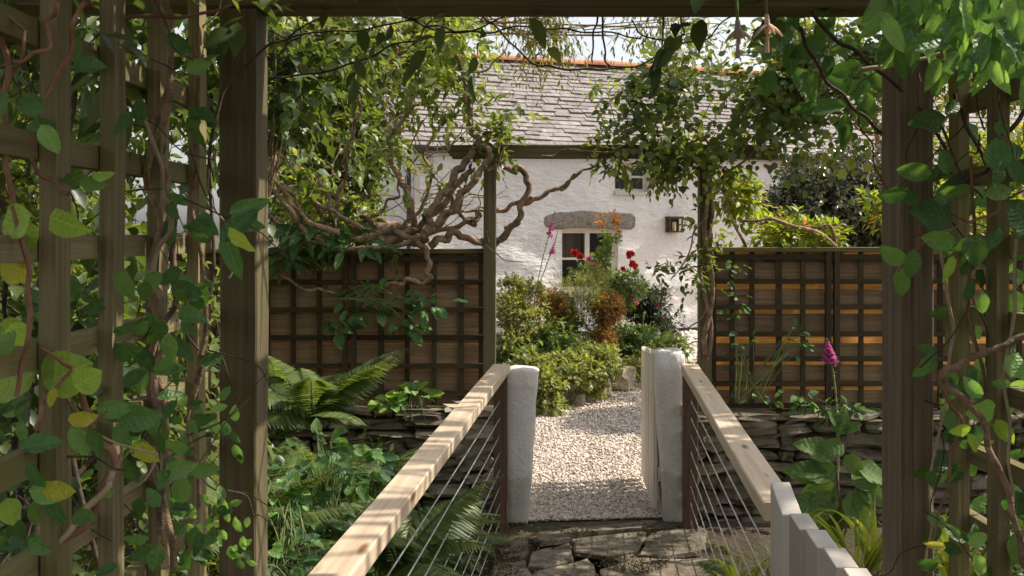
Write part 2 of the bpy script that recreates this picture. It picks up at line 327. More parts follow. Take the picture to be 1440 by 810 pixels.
# ------------------------------------------------------------------ timber
_tc = {}
def timber(name, p0, p1, w_, h_, mat, parent=None, up=(0, 0, 1), segs=1, bev=0.0, jit=0.0, seed=0, cap=None):
    """A straight piece from p0 to p1; w_ is the width across, h_ the size along up."""
    p0 = Vector(p0); p1 = Vector(p1); ln = (p1 - p0).length
    key = (round(ln, 3), round(w_, 4), round(h_, 4), segs, round(bev, 4), jit, seed, mat.name)
    me = _tc.get(key)
    if me is None:
        hw, hh = w_ / 2, h_ / 2
        if bev: prof = [(-hw + bev, -hh), (hw - bev, -hh), (hw, -hh + bev), (hw, hh - bev), (hw - bev, hh), (-hw + bev, hh), (-hw, hh - bev), (-hw, -hh + bev)]
        else: prof = [(-hw, -hh), (hw, -hh), (hw, hh), (-hw, hh)]
        rr = random.Random(seed * 31 + len(_tc)); V = []; Fc = []; n = len(prof)
        for i in range(segs + 1):
            x = -ln / 2 + ln * i / segs; dy = rr.uniform(-jit, jit); dz = rr.uniform(-jit, jit); sc = 1 + rr.uniform(-jit, jit) * 6
            V += [(x, a * sc + dy, b * sc + dz) for a, b in prof]
        for i in range(segs):
            for k in range(n):
                Fc.append((i * n + k, (i + 1) * n + k, (i + 1) * n + (k + 1) % n, i * n + (k + 1) % n))
        Fc.append(tuple(range(n))); Fc.append(tuple(reversed(range(segs * n, segs * n + n))))
        Fc = [tuple(reversed(f)) for f in Fc]
        me = pymesh(name, V, Fc, mat); _tc[key] = me
    X = (p1 - p0).normalized(); U = Vector(up); Y = U.cross(X).normalized(); Z = X.cross(Y).normalized()
    Mx = Matrix((X, Y, Z)).transposed().to_4x4(); Mx.translation = (p0 + p1) / 2
    return link(name, me, parent, Mx)

# ------------------------------------------------------------------ tubes
def catmull(pts, per=6):
    pts = [Vector(p) for p in pts]; out = []
    if len(pts) < 3: 
        return [pts[0].lerp(pts[-1], i / per) for i in range(per + 1)]
    q = [pts[0] * 2 - pts[1]] + pts + [pts[-1] * 2 - pts[-2]]
    for i in range(1, len(q) - 2):
        for k in range(per):
            t = k / per; a, b, c, d = q[i - 1], q[i], q[i + 1], q[i + 2]
            out.append(0.5 * ((2 * b) + (c - a) * t + (2 * a - 5 * b + 4 * c - d) * t * t + (3 * b - a - 3 * c + d) * t ** 3))
    out.append(pts[-1]); return out
def tube_geo(pts, r0, r1, sides=6, per=5, wob=0.0, lump=0.0, seed=0):
    c = catmull(pts, per); n = len(c); V = []; Fc = []
    rr = random.Random(seed + n)
    ph = rr.uniform(0, 50)
    if wob:
        c = [p + Vector((noise.noise((i * 0.21 + ph, 0, 0)), noise.noise((0, i * 0.21 + ph, 0)), noise.noise((0, 0, i * 0.21 + ph)))) * wob for i, p in enumerate(c)]
    prev = None
    for i, p in enumerate(c):
        T = (c[min(i + 1, n - 1)] - c[max(i - 1, 0)]).normalized()
        if prev is None:
            A = T.orthogonal().normalized()
        else:
            A = (prev - T * prev.dot(T)); A = A.normalized() if A.length > 1e-5 else T.orthogonal().normalized()
        prev = A; B = T.cross(A); r = r0 + (r1 - r0) * i / (n - 1)
        for k in range(sides):
            a = 2 * math.pi * k / sides; rl = r * (1 + (noise.noise((i * 0.33 + ph, k * 1.7, 3)) * lump if lump else 0))
            V.append(p + (A * math.cos(a) + B * math.sin(a)) * rl)
    for i in range(n - 1):
        for k in range(sides):
            Fc.append((i * sides + k, i * sides + (k + 1) % sides, (i + 1) * sides + (k + 1) % sides, (i + 1) * sides + k))
    return V, Fc
class Acc:
    def __init__(s): s.V = []; s.F = []
    def add(s, V, Fc):
        o = len(s.V); s.V += list(V); s.F += [tuple(i + o for i in f) for f in Fc]
    def tube(s, *a, **k): s.add(*tube_geo(*a, **k))
    def box(s, lo, hi):
        x0, y0, z0 = lo; x1, y1, z1 = hi
        s.add([(x0, y0, z0), (x1, y0, z0), (x1, y1, z0), (x0, y1, z0), (x0, y0, z1), (x1, y0, z1), (x1, y1, z1), (x0, y1, z1)],
              [(0, 3, 2, 1), (4, 5, 6, 7), (0, 1, 5, 4), (1, 2, 6, 5), (2, 3, 7, 6), (3, 0, 4, 7)])
    def build(s, name, mat, parent=None, smooth=True, Mx=None):
        return link(name, pymesh(name, s.V, s.F, mat, smooth), parent, Mx)
def tube_obj(name, pts, r0, r1, mat, parent=None, **k):
    a = Acc(); a.tube(pts, r0, r1, **k); return a.build(name, mat, parent)

# ------------------------------------------------------------------ leaves, vectorised
def T_leaf(wd=0.5, fold=0.10, bend=0.12, belly=0.42):
    V = np.array([(0, 0, 0), (-wd * .42, belly * .55, fold), (wd * .42, belly * .55, fold), (-wd * .5, belly + .12, fold - bend * .3), (wd * .5, belly + .12, fold - bend * .3),
                  (0, 1, -bend), (0, .52, 0)], dtype=float)
    Fc = np.array([(0, 2, 6), (0, 6, 1), (1, 6, 3), (2, 4, 6), (3, 6, 5), (4, 5, 6)])
    return V, Fc
def T_small(wd=0.55, fold=0.12):
    V = np.array([(0, 0, 0), (-wd / 2, .5, fold), (wd / 2, .5, fold), (0, 1, 0)], dtype=float)
    return V, np.array([(0, 2, 3), (0, 3, 1)])
def T_round():
    V = np.array([(0, 0, 0), (-.34, .14, .06), (-.44, .55, .05), (0, 1, -.08), (.44, .55, .05), (.34, .14, .06), (0, .5, 0)], dtype=float)
    return V, np.array([(0, 6, 1), (1, 6, 2), (2, 6, 3), (3, 6, 4), (4, 6, 5), (5, 6, 0)])
TL = {'leaf': T_leaf(), 'lance': T_leaf(0.26, 0.05, 0.2, 0.38), 'small': T_small(), 'round': T_round(), 'needle': T_small(0.16, 0.02), 'wide': T_leaf(0.7, 0.1, 0.15, .4)}
TL['pinna'] = T_leaf(0.19, 0.015, 0.22, 0.25)
def norm(a): return a / (np.linalg.norm(a, axis=1, keepdims=True) + 1e-9)
def place_leaves(pos, d, nrm_, size, tmpl):
    V0, F0 = TL[tmpl]; n = len(pos)
    d = norm(d); x = norm(np.cross(d, nrm_)); z = np.cross(x, d)
    s = size[:, None, None]
    V = pos[:, None, :] + s * (V0[None, :, 0:1] * x[:, None, :] + V0[None, :, 1:2] * d[:, None, :] + V0[None, :, 2:3] * z[:, None, :])
    Fc = F0[None] + (np.arange(n) * len(V0))[:, None, None]
    return V.reshape(-1, 3), Fc.reshape(-1, 3)
def vnoise(p, s, ph=0.0):
    q = p * s + ph
    return (np.sin(q[:, 0] * 1.7 + 1.3 * np.sin(q[:, 1] * 1.1)) + np.sin(q[:, 1] * 2.1 + 1.7 * np.sin(q[:, 2] * 1.3 + q[:, 0])) + np.sin(q[:, 2] * 1.9 + 1.1 * np.sin(q[:, 0] * 1.5 + 2))) / 3
DM = 4.6
def blob_pts(blobs, dens, shell=0.45, thr=-0.35, ns=3.0):
    """twig roots and outward directions in a set of ellipsoids (cx,cy,cz,rx,ry,rz)"""
    Ps = []; Ds = []
    for b in blobs:
        c = np.array(b[:3]); r = np.array(b[3:6]); k = b[6] if len(b) > 6 else 1.0
        n = max(8, int(DM * dens * k * (r[0] * r[1] * r[2]) ** (2 / 3.0)))
        d = norm(rng.normal(size=(n, 3))); rad = rng.random(n) ** shell
        rad *= 0.88 + 0.24 * vnoise(d * r.max(), 5.0, c.sum())
        Ps.append(c + d * r * rad[:, None]); Ds.append(norm(d / r))
    Pn = np.concatenate(Ps); Dn = np.concatenate(Ds)
    k = vnoise(Pn, ns, 0.7) > thr
    return Pn[k], Dn[k]
def twigs(Pn, Dn, per, tl, ls, tmpl, up=0.25, droop=0.3, spread=0.9, jit=0.35, lsv=0.35):
    n = len(Pn)
    td = norm(Dn + rng.normal(size=(n, 3)) * spread + np.array([0, 0, up]))
    A = norm(np.cross(td, rng.normal(size=(n, 3)))); B = np.cross(td, A)
    pos = []; dr = []; nm = []; sz = []
    for k in range(per):
        t = (k + 0.5) / per; side = 1 if k % 2 else -1
        ang = rng.normal(size=n)[:, None] * 0.5
        sd_ = norm(A * side * np.cos(ang) + B * np.sin(ang))
        p = Pn + td * tl * t + np.array([0, 0, -1]) * droop * tl * t * t
        d = norm(sd_ * (1.1 - 0.8 * t) + td * (0.35 + t) + np.array([0, 0, -1]) * droop + rng.normal(size=(n, 3)) * jit * .5)
        nn = norm(np.array([0, 0, 1.0]) + Dn * 0.55 + rng.normal(size=(n, 3)) * jit)
        pos.append(p); dr.append(d); nm.append(nn); sz.append(ls * (1 - lsv + 2 * lsv * rng.random(n)) * (1.0 - 0.25 * t))
    return place_leaves(np.concatenate(pos), np.concatenate(dr), np.concatenate(nm), np.concatenate(sz), tmpl), td
def foliage(name, blobs, dens, per, tl, ls, tmpl, mat, parent=None, kind=None, clip=None, **k):
    kw = {q: k.pop(q) for q in ('shell', 'thr', 'ns') if q in k}
    Pn, Dn = blob_pts(blobs, dens, **kw)
    if clip is not None:
        m = clip(Pn); Pn = Pn[m]; Dn = Dn[m]
    (V, Fc), td = twigs(Pn, Dn, per, tl, ls, tmpl, **k)
    o = link(name, npmesh(name, V, Fc, mat), parent)
    if kind: o['kind'] = kind
    return o, Pn, td
def twig_sticks(name, Pn, td, ln, r, mat, parent, every=3):
    every = 10; Pn = Pn[::every]; td = td[::every]; n = len(Pn)
    A = norm(np.cross(td, rng.normal(size=(n, 3)))); B = np.cross(td, A); V = []
    for s_, rr in ((-0.5, r), (1.0, r * .5)):
        for a in (0, 2.09, 4.19):
            V.append(Pn + td * ln * s_ + (A * math.cos(a) + B * math.sin(a)) * rr)
    V = np.stack(V, 1).reshape(-1, 3)
    f = np.array([(0, 1, 4), (0, 4, 3), (1, 2, 5), (1, 5, 4), (2, 0, 3), (2, 3, 5)])
    Fc = (f[None] + (np.arange(n) * 6)[:, None, None]).reshape(-1, 3)
    return meta(link(name, npmesh(name, V, Fc, mat), parent), kind='stuff')
def pblob(px, py, d, rx, ry, rd=None, k=1.0):
    """ellipsoid given by where it stands: centre seen at px,py at distance d, radii in picture units, real depth rd"""
    c = P(px, py, d); sx = rx / F * d; sz = ry / F * d
    return (c.x, c.y, c.z, sx, rd if rd is not None else min(sx, sz), sz, k)

# hero leaf meshes (unit length along y), several shapes
def hero_mesh(wd, belly, curl, bend, seed, n=8):
    rr = random.Random(seed); V = []; Fc = []
    prof = []
    for i in range(n + 1):
        t = i / n
        w_ = wd * 0.5 * (math.sin(math.pi * t ** belly)) ** 0.75 if 0 < t < 1 else 0
        prof.append((t, w_))
    for i, (t, w_) in enumerate(prof):
        zc = -bend * t * t; wv = 0.035 * math.sin(t * 13 + seed * 1.7)
        for k, u in enumerate((-1, -0.55, 0, 0.55, 1)):
            V.append((u * w_ + 0.03 * math.sin(t * 3.1 + seed) * t, t, zc + curl * abs(u) * w_ + (wv if abs(u) == 1 else 0) * u))
    for i in range(n):
        for k in range(4):
            a = i * 5 + k; Fc.append((a, a + 1, a + 6, a + 5))
    return V, Fc
HERO = {}
def hero(kind, matn, seed):
    key = (kind, matn, seed)
    if key not in HERO:
        prm = {'oval': (0.58, 0.85, 0.35, 0.12), 'round': (0.92, 0.80, 0.22, 0.10), 'pointed': (0.42, 0.72, 0.4, 0.22), 'broadp': (0.6, 0.66, 0.3, 0.2)}[kind]
        V, Fc = hero_mesh(prm[0] * (1 + 0.08 * math.sin(seed * 3)), prm[1], prm[2], prm[3] * (1 + 0.5 * math.sin(seed * 5)), seed)
        HERO[key] = pymesh('leaf', V, Fc, L[matn], True)
    return HERO[key]
def hleaf(parent, px, py, d, lpx, ang, kind='oval', matn='hero', tilt=None, toward=None, name='leaf'):
    """leaf whose stalk end is seen at px,py; ang: direction of the tip in the picture (0 right, 90 up)"""
    s = lpx / F * d
    a = R(ang); D = Vector((math.cos(a), random.uniform(-0.35, 0.35), math.sin(a))).normalized()
    tl = tilt if tilt is not None else random.uniform(-35, 45)
    Nv = Vector((random.uniform(-.3, .3), -1, 0)).normalized() * math.cos(R(tl)) + Vector((0, 0, 1)) * math.sin(R(tl))
    Xv = D.cross(Nv).normalized(); Nv = Xv.cross(D)
    Mx = Matrix((Xv * s, D * s, Nv * s)).transposed().to_4x4(); Mx.translation = P(px, py, d)
    return link(name, hero(kind, matn, random.randint(0, 6)), parent, Mx)

# rocks
def rock_mesh(w_, d_, h_, seed, mat, rough=0.16, cuts=2):
    rr = random.Random(seed); n = cuts + 1; idx = {}; V = []; Fc = []
    def vid(i, j, k):
        if (i, j, k) not in idx:
            p = Vector((i / n * 2 - 1, j / n * 2 - 1, k / n * 2 - 1))
            q = p.normalized() * 1.25; p = p.lerp(q, 0.38)
            nn = noise.noise(p * 1.1 + Vector((seed * 3.7, 0, 0))); p = p * (1 + nn * rough * 1.6)
            p += Vector((rr.uniform(-1, 1), rr.uniform(-1, 1), rr.uniform(-1, 1))) * rough * 0.45
            idx[(i, j, k)] = len(V); V.append((p.x * w_ / 2, p.y * d_ / 2, p.z * h_ / 2))
        return idx[(i, j, k)]
    for a in range(n):
        for b in range(n):
            Fc += [(vid(a, b, 0), vid(a, b + 1, 0), vid(a + 1, b + 1, 0), vid(a + 1, b, 0)), (vid(a, b, n), vid(a + 1, b, n), vid(a + 1, b + 1, n), vid(a, b + 1, n)),
                   (vid(a, 0, b), vid(a + 1, 0, b), vid(a + 1, 0, b + 1), vid(a, 0, b + 1)), (vid(a, n, b), vid(a, n, b + 1), vid(a + 1, n, b + 1), vid(a + 1, n, b)),
                   (vid(0, a, b), vid(0, a, b + 1), vid(0, a + 1, b + 1), vid(0, a + 1, b)), (vid(n, a, b), vid(n, a + 1, b), vid(n, a + 1, b + 1), vid(n, a, b + 1))]
    return pymesh('stone', V, Fc, mat)

# ================================================================== THE SETTING
def gh(x, y):
    """ground height: a stream ditch crosses under the footbridge"""
    def ss(a, b, v):
        t = max(0.0, min(1.0, (v - a) / (b - a))); return t * t * (3 - 2 * t)
    d = ss(0.9, 1.9, y) * (1 - ss(4.9, 5.7, y))
    side = 1 - 0.55 * ss(-0.5, -1.5, x) if x < 0 else 1.0
    near_path = 1 - ss(-0.65, -0.35, x) * 0
    h = -0.62 * d * side
    h += 0.20 * ss(-0.6, -1.6, x) * ss(2, 4, y) * (1 - ss(6.2, 7.0, y))
    h += 0.05 * noise.noise((x * 1.3, y * 1.3, 0)) * (1 if (y < 5 or abs(x) > 1.4) else 0.0) * (1 if abs(x) < 20 else 0)
    return h - 0.03 + 0.0285 * ss(4.9, 5.2, y) * (1 - ss(1.6, 2.4, abs(x)))
def grid_axis(vals): return vals
xs = [-300, -120, -50, -25, -14] + [-10 + i * 0.5 for i in range(13)] + [-3.6 + i * 0.2 for i in range(37)] + [4 + i * 0.6 for i in range(12)] + [14, 25, 50, 120, 300]
ys = [-200, -60, -20, -8, -4, -2] + [-1 + i * 0.25 for i in range(4)] + [0 + i * 0.2 for i in range(36)] + [7.4 + i * 0.6 for i in range(30)] + [28, 36, 50, 90, 200, 600]
V = [(x, y, gh(x, y)) for y in ys for x in xs]; nx = len(xs)
Fc = [(j * nx + i, j * nx + i + 1, (j + 1) * nx + i + 1, (j + 1) * nx + i) for j in range(len(ys) - 1) for i in range(nx - 1)]
ground = link('ground', pymesh('ground', V, Fc, M['soil'], True)); ground['kind'] = 'structure'

# gravel path: sheet + pebbles
gp = [(0.02, 5.92), (0.95, 6.02), (1.05, 7.2), (1.7, 9.0), (4.2, 12.5), (6.0, 16.0), (6.0, 18.4), (1.2, 16.8), (1.2, 12.6), (0.62, 10.2), (0.16, 9.2), (-0.15, 8.6), (-0.3, 7.0), (-0.1, 5.92)]
g_o = link('gravel_path', pymesh('gravel_path', [(x, y, 0.004) for x, y in gp], [tuple(range(len(gp)))], M['gravelbed'])); g_o['kind'] = 'structure'
def inpoly(x, y, poly):
    c = np.zeros(len(x), bool); j = len(poly) - 1
    for i in range(len(poly)):
        xi, yi = poly[i]; xj, yj = poly[j]
        k = ((yi > y) != (yj > y)) & (x < (xj - xi) * (y - yi) / (yj - yi + 1e-9) + xi); c ^= k; j = i
    return c
def pebbles(name, poly, n, s0, s1, mat, y_bias=True, ylim=(5.9, 13)):
    xs_ = [p[0] for p in poly]
    x = rng.uniform(min(xs_), max(xs_), n * 4); u = rng.random(n * 4)
    y = ylim[0] + (ylim[1] - ylim[0]) * u ** 1.7
    k = inpoly(x, y, poly); x = x[k][:n]; y = y[k][:n]; n = len(x)
    ico = np.array([(1, 0, 0), (0, 1, 0), (-1, 0, 0), (0, -1, 0), (0, 0, 1), (0, 0, -1)], float)
    f = np.array([(0, 1, 4), (1, 2, 4), (2, 3, 4), (3, 0, 4), (1, 0, 5), (2, 1, 5), (3, 2, 5), (0, 3, 5)])
    s = (s0 * .8 + (s1 * 1.25 - s0 * .8) * rng.random(n) ** 2.6) * (1 + 0.10 * np.maximum(0, y - 7))
    sc = s[:, None] * np.stack([1 + .4 * rng.random(n), 0.8 + .4 * rng.random(n), 0.45 + .35 * rng.random(n)], 1)
    a = rng.uniform(0, 6.28, n); ca, sa = np.cos(a), np.sin(a)
    jit = 1 + rng.normal(size=(n, 6, 1)) * 0.2
    q = ico[None] * jit * sc[:, None, :]
    tx = rng.normal(size=n) * 0.35
    z = q[:, :, 2] + q[:, :, 0] * tx[:, None]
    X = q[:, :, 0] * ca[:, None] - q[:, :, 1] * sa[:, None] + x[:, None]; Y = q[:, :, 0] * sa[:, None] + q[:, :, 1] * ca[:, None] + y[:, None]
    Z = z + (s * 0.35 + 0.004 + rng.random(n) * 0.008)[:, None]
    V = np.stack([X, Y, Z], 2).reshape(-1, 3); Fc = (f[None] + (np.arange(n) * 6)[:, None, None]).reshape(-1, 3)
    o = link(name, npmesh(name, V, Fc, mat)); return o
pb = pebbles('gravel', gp, 85000, 0.0052, 0.0105, M['gravel'])
meta(pb, 'pale pink and cream gravel covering the garden path', 'gravel', kind='stuff')
pb2 = pebbles('gravel', [(1.2, 12.8), (4.2, 12.5), (6, 16), (6, 18), (1.2, 16.8)], 9000, 0.016, 0.03, M['gravel'], ylim=(12.6, 17.8))
meta(pb2, 'gravel strip in front of the cottage wall', 'gravel', kind='stuff')

# flagstones at the end of the bridge
flags = [[(748, 757), (800, 745), (900, 735), (924, 733), (908, 743), (805, 757), (762, 763)],
         [(914, 752), (972, 741), (988, 742), (998, 772), (925, 784), (900, 780)],
         [(806, 761), (905, 747), (908, 757), (894, 776), (852, 783), (812, 776)],
         [(748, 778), (800, 766), (808, 786), (776, 799), (744, 797)], [(842, 802), (900, 786), (990, 788), (1004, 822), (846, 822)],
         [(756, 806), (825, 789), (838, 800), (836, 826), (748, 826)], [(862, 788), (890, 781), (898, 785), (876, 792)],
         [(700, 772), (742, 764), (744, 780), (708, 788)], [(694, 795), (738, 790), (748, 812), (690, 818)]]
for i, poly in enumerate(flags):
    rr = random.Random(i); pts = [G(a, b, 0.0) for a, b in poly]; c = sum(pts, Vector()) / len(pts); out = []
    for k in range(len(pts)):
        a, b = pts[k], pts[(k + 1) % len(pts)]
        for t in (0, 0.33, 0.66):
            q = a.lerp(b, t); q = q + (q - c) * rr.uniform(-0.05, 0.08); out.append(q)
    V = [(p.x, p.y, -0.02) for p in out] + [(p.x, p.y, 0.001 + .003 * rr.random()) for p in out] + [(c.x + (p.x - c.x) * 0.96, c.y + (p.y - c.y) * 0.96, 0.007 + rr.uniform(-.003, .004)) for p in out]
    n = len(out); Fc = [tuple(range(2 * n, 3 * n))]
    for k in range(n):
        k2 = (k + 1) % n; Fc += [(k, k2, n + k2, n + k), (n + k, n + k2, 2 * n + k2, 2 * n + k)]
    fl = link('flagstone', pymesh('flagstone', V, Fc, M['flag']), ground)

# ================================================================== COTTAGE
YAW = R(20.0)
CO = Vector((-1.472, 16.0, -0.03))
cx, cy = Vector((math.cos(YAW), math.sin(YAW), 0)), Vector((-math.sin(YAW), math.cos(YAW), 0))
CM = Matrix((cx, cy, Vector((0, 0, 1)))).transposed().to_4x4(); CM.translation = CO
CL, CD, EAVE = 8.1, 4.6, 2.96; PITCH = R(35.5)
cottage = bpy.data.objects.new('cottage', None); col.objects.link(cottage); cottage.matrix_basis = CM; WM['cottage'] = CM.copy()
meta(cottage, 'whitewashed stone cottage with a grey slate roof and terracotta ridge', 'cottage')
def cot_t(px):  # distance along the front for a given column
    k = (px - 720) / F; return (k * CO.y - CO.x) / (math.cos(YAW) - k * math.sin(YAW))
def cz(px, py): # height above cottage base on its front
    t = cot_t(px); Y = CO.y + t * math.sin(YAW); return EYE + (HZ - py) / F * Y - CO.z
W1 = (cot_t(789), cot_t(868), cz(825, 408), cz(825, 323))
W2 = (cot_t(864), cot_t(912), cz(888, 270), cz(888, 228))
def axis_with(a, b, step, cuts):
    pts = sorted(set([a, b] + [c for c in cuts])); out = []
    for i in range(len(pts) - 1):
        n = max(1, int(round((pts[i + 1] - pts[i]) / step))); out += [pts[i] + (pts[i + 1] - pts[i]) * k / n for k in range(n)]
    return out + [pts[-1]]
ax = axis_with(0, CL, 0.10, [W1[0], W1[1], W2[0], W2[1]]); az = axis_with(-0.2, EAVE, 0.075, [W1[2], W1[3], W2[2], W2[3]])
V = []; Fc = []
def onwin(x, z):
    return any(w_[0] - 1e-4 <= x <= w_[1] + 1e-4 and w_[2] - 1e-4 <= z <= w_[3] + 1e-4 for w_ in (W1, W2))
for z in az:
    for x in ax:
        d = 0.0
        d = 0.030 * noise.noise((x * 1.6, z * 3.2, 1)) + 0.022 * noise.noise((x * 4.2, z * 8.5, 5)) + 0.012 * noise.noise((x * 9, z * 17, 9))
        if onwin(x, z): d *= 0.4
        V.append((x, -0.02 + d, z))
nx = len(ax)
for j in range(len(az) - 1):
    for i in range(nx - 1):
        xc, zc = (ax[i] + ax[i + 1]) / 2, (az[j] + az[j + 1]) / 2
        if onwin(xc, zc): continue
        Fc.append((j * nx + i, j * nx + i + 1, (j + 1) * nx + i + 1, (j + 1) * nx + i))
for w_ in (W1, W2):   # reveals
    o = len(V); x0, x1, z0, z1 = w_; D = 0.2
    V += [(x0, -0.02, z0), (x1, -0.02, z0), (x1, -0.02, z1), (x0, -0.02, z1), (x0, D, z0), (x1, D, z0), (x1, D, z1), (x0, D, z1)]
    Fc += [(o, o + 1, o + 5, o + 4), (o + 1, o + 2, o + 6, o + 5), (o + 2, o + 3, o + 7, o + 6), (o + 3, o, o + 4, o + 7)]
o = len(V)  # gables and back
apex = EAVE + CD / 2 * math.tan(PITCH) - 0.10
V += [(0, -0.02, -0.2), (0, CD, -0.2), (0, CD, EAVE), (0, CD / 2, apex), (0, -0.02, EAVE), (CL, -0.02, -0.2), (CL, CD, -0.2), (CL, CD, EAVE), (CL, CD / 2, apex), (CL, -0.02, EAVE)]
Fc += [(o, o + 4, o + 3, o + 2, o + 1), (o + 5, o + 6, o + 7, o + 8, o + 9), (o + 1, o + 2, o + 7, o + 6)]
link('wall', pymesh('wall', V, Fc, M['render'], True), cottage, CM)
cm_ = lambda x, y, z: CM @ Vector((x, y, z))
def window(w_, blind):
    x0, x1, z0, z1 = w_; fr = Acc(); b = 0.055; y0, y1 = 0.09, 0.15
    fr.box((x0 + .002, y0, z0 + .002), (x1 - .002, y1, z0 + b)); fr.box((x0 + .002, y0, z1 - b), (x1 - .002, y1, z1 - .002))
    fr.box((x0 + .002, y0, z0 + b), (x0 + b, y1, z1 - b)); fr.box((x1 - b, y0, z0 + b), (x1 - .002, y1, z1 - b))
    wf = fr.build('window', M['winframe'], cottage, False, CM)
    m = (x0 + x1) / 2; a = Acc(); a.box((m - .04, y0 - .004, z0 + b), (m + .04, y1 - .004, z1 - b)); a.build('mullion', M['winframe'], wf, False, CM)
    for sx0, sx1 in ((x0 + b, m - .04), (m + .04, x1 - b)):
        zb = z0 + (z1 - z0) * 0.52
        a = Acc(); a.box((sx0, y0 + .006, zb - .018), (sx1, y1 - .012, zb + .018)); a.build('glazing_bar', M['winframe'], wf, False, CM)
        for zz0, zz1 in ((z0 + b, zb - .018), (zb + .018, z1 - b)):
            a = Acc(); a.box((sx0, y0 + .03, zz0), (sx1, y0 + .036, zz1)); a.build('pane', M['glass'], wf, False, CM)
    a = Acc(); a.box((x0 - .01, -0.055, z0 - .05), (x1 + .01, 0.09, z0 + .001)); a.build('sill', M['winframe'], wf, False, CM)
    a = Acc(); a.box((x0 - .2, 0.75, z0 - .3), (x1 + .2, 0.80, z1 + .2)); a.build('room_wall', M['dark'], wf, False, CM)
    if blind:
        n = 12; V = []; Fc = []
        for k in range(n + 1):
            x = x0 + b + (m - x0 - .1) * k / n
            for z in (z1 - .02, z1 - (z1 - z0) * 0.47): V.append((x, 0.22 + 0.012 * (k % 2), z))
        for k in range(n): Fc.append((2 * k, 2 * k + 2, 2 * k + 3, 2 * k + 1))
        link('blind', pymesh('blind', V, Fc, M['curtain']), wf, CM)
window(W1, True); window(W2, False)
# lintel: rough granite beam with rounded ends
lx0, lx1 = cot_t(762), cot_t(892); lz0, lz1 = cz(826, 322) - .01, cz(826, 300)
V = []; Fc = []; n = 26; ring = 12
for i in range(n + 1):
    t = i / n; x = lx0 + (lx1 - lx0) * t; e = min(1, (min(t, 1 - t) * 16 + 0.35)) ** 0.5
    hh = (lz1 - lz0) / 2 * e * (1 + 0.22 * noise.noise((x * 3, 0, 0))) * (1.05 - 0.45 * max(0, 0.12 - t) / 0.12); zc = (lz0 + lz1) / 2 + 0.02 * noise.noise((x * 2, 4, 0)) + 0.02 * math.sin(t * 3.14)
    for k in range(ring):
        a = 2 * math.pi * k / ring; ca, sa = math.cos(a), math.sin(a)
        ca = math.copysign(abs(ca) ** 0.38, ca); sa = math.copysign(abs(sa) ** 0.42, sa)
        nn = 1 + 0.12 * noise.noise((x * 5, k, 3)); V.append((x, -0.0 + 0.060 * ca * nn * e, zc + hh * sa * nn))
for i in range(n):
    for k in range(ring): Fc.append((i * ring + k, i * ring + (k + 1) % ring, (i + 1) * ring + (k + 1) % ring, (i + 1) * ring + k))
Fc += [tuple(range(ring)), tuple(reversed(range(n * ring, n * ring + ring)))]
link('lintel', pymesh('lintel', V, Fc, M['lintel'], True), cottage, CM)
a = Acc(); a.tube([(-.1, -0.09, 2.9), (-.1, -0.09, 1.2), (-.1, -0.09, 0)], .035, .035, sides=8)
a.build('downpipe', M['pipe'], cottage, True, CM)
a = Acc(); a.box((-0.02, -0.16, 2.84), (0.12, -0.03, 2.93)); a.box((0.12, -0.15, 2.885), (CL, -0.10, 2.93)); a.build('fascia', M['pipe'], cottage, False, CM)
a = Acc(); a.box((-0.02, -0.10, 0.0), (0.07, -0.045, 2.86)); a.build('corner_board', M['winframe'], cottage, False, CM)
a = Acc(); a.box((1.0, -0.055, -0.05), (CL, -0.02, 0.10)); a.build('plinth', M['pipe'], cottage, False, CM)
rk = link('exposed_stone', rock_mesh(.14, .08, .24, 5, M['palestone']), cottage, CM @ Matrix.Translation((0.22, -0.03, cz(600, 229))))
# roof: base slab + slates row by row
sl_len = (CD / 2 + 0.18) / math.cos(PITCH); ex = 0.135
ze = EAVE - 0.02
roofM = CM @ Matrix.Translation((0, -0.18, ze)) @ Matrix.Rotation(PITCH, 4, 'X')
a = Acc(); a.box((-0.12, 0.02, -0.07), (CL + .12, sl_len, -0.004))
roof = a.build('roof', M['slate'], cottage, False, roofM)
a = Acc(); a.box((-0.12, 0.0, -0.07), (CL + .12, sl_len, -0.004))
back = CM @ Matrix.Translation((0, CD + .18, ze)) @ Matrix.Rotation(-PITCH, 4, 'X') @ Matrix.Scale(-1, 4, (0, 1, 0))
rows = int(sl_len / ex); rs = random.Random(3); cand = []
for r_ in range(rows):
    x = -0.14 - rs.uniform(0, .2); y = r_ * ex
    wbase = 0.34 - 0.15 * r_ / rows
    while x < CL + 0.1:
        w_ = wbase * rs.uniform(0.7, 1.35); cand.append((x, y, w_, rs.uniform(-.006, .006), rs.uniform(0, 1), r_)); x += w_
def slate_geo(x, y, w_, dy, j, r_):
    g = 0.006 + 0.004 * j; t = 0.011 + 0.010 * j; top = ex * 1.5
    z0 = 0.010 + 0.016 * j; z1 = 0.0
    sag = 0.02 * noise.noise((x * 0.5, y * 0.6, 0))
    y0 = y + dy + 0.01 * noise.noise((x * 3, y * 9, 2)); y1 = y + top
    if y1 > sl_len: y1 = sl_len
    return [(x + g, y0 + .008 * (j - .5), z0 + sag), (x + w_ - g * .2, y0 - .008 * (j - .5), z0 + sag), (x + w_ - g * .2, y1, z1 + sag), (x + g, y1, z1 + sag),
            (x + g, y0 + .008 * (j - .5), z0 + t + sag), (x + w_ - g * .2, y0 - .008 * (j - .5), z0 + t + sag), (x + w_ - g * .2, y1, z1 + t * .6 + sag), (x + g, y1, z1 + t * .6 + sag)], \
        [(0, 3, 2, 1), (4, 5, 6, 7), (0, 1, 5, 4), (1, 2, 6, 5), (2, 3, 7, 6), (3, 0, 4, 7)]
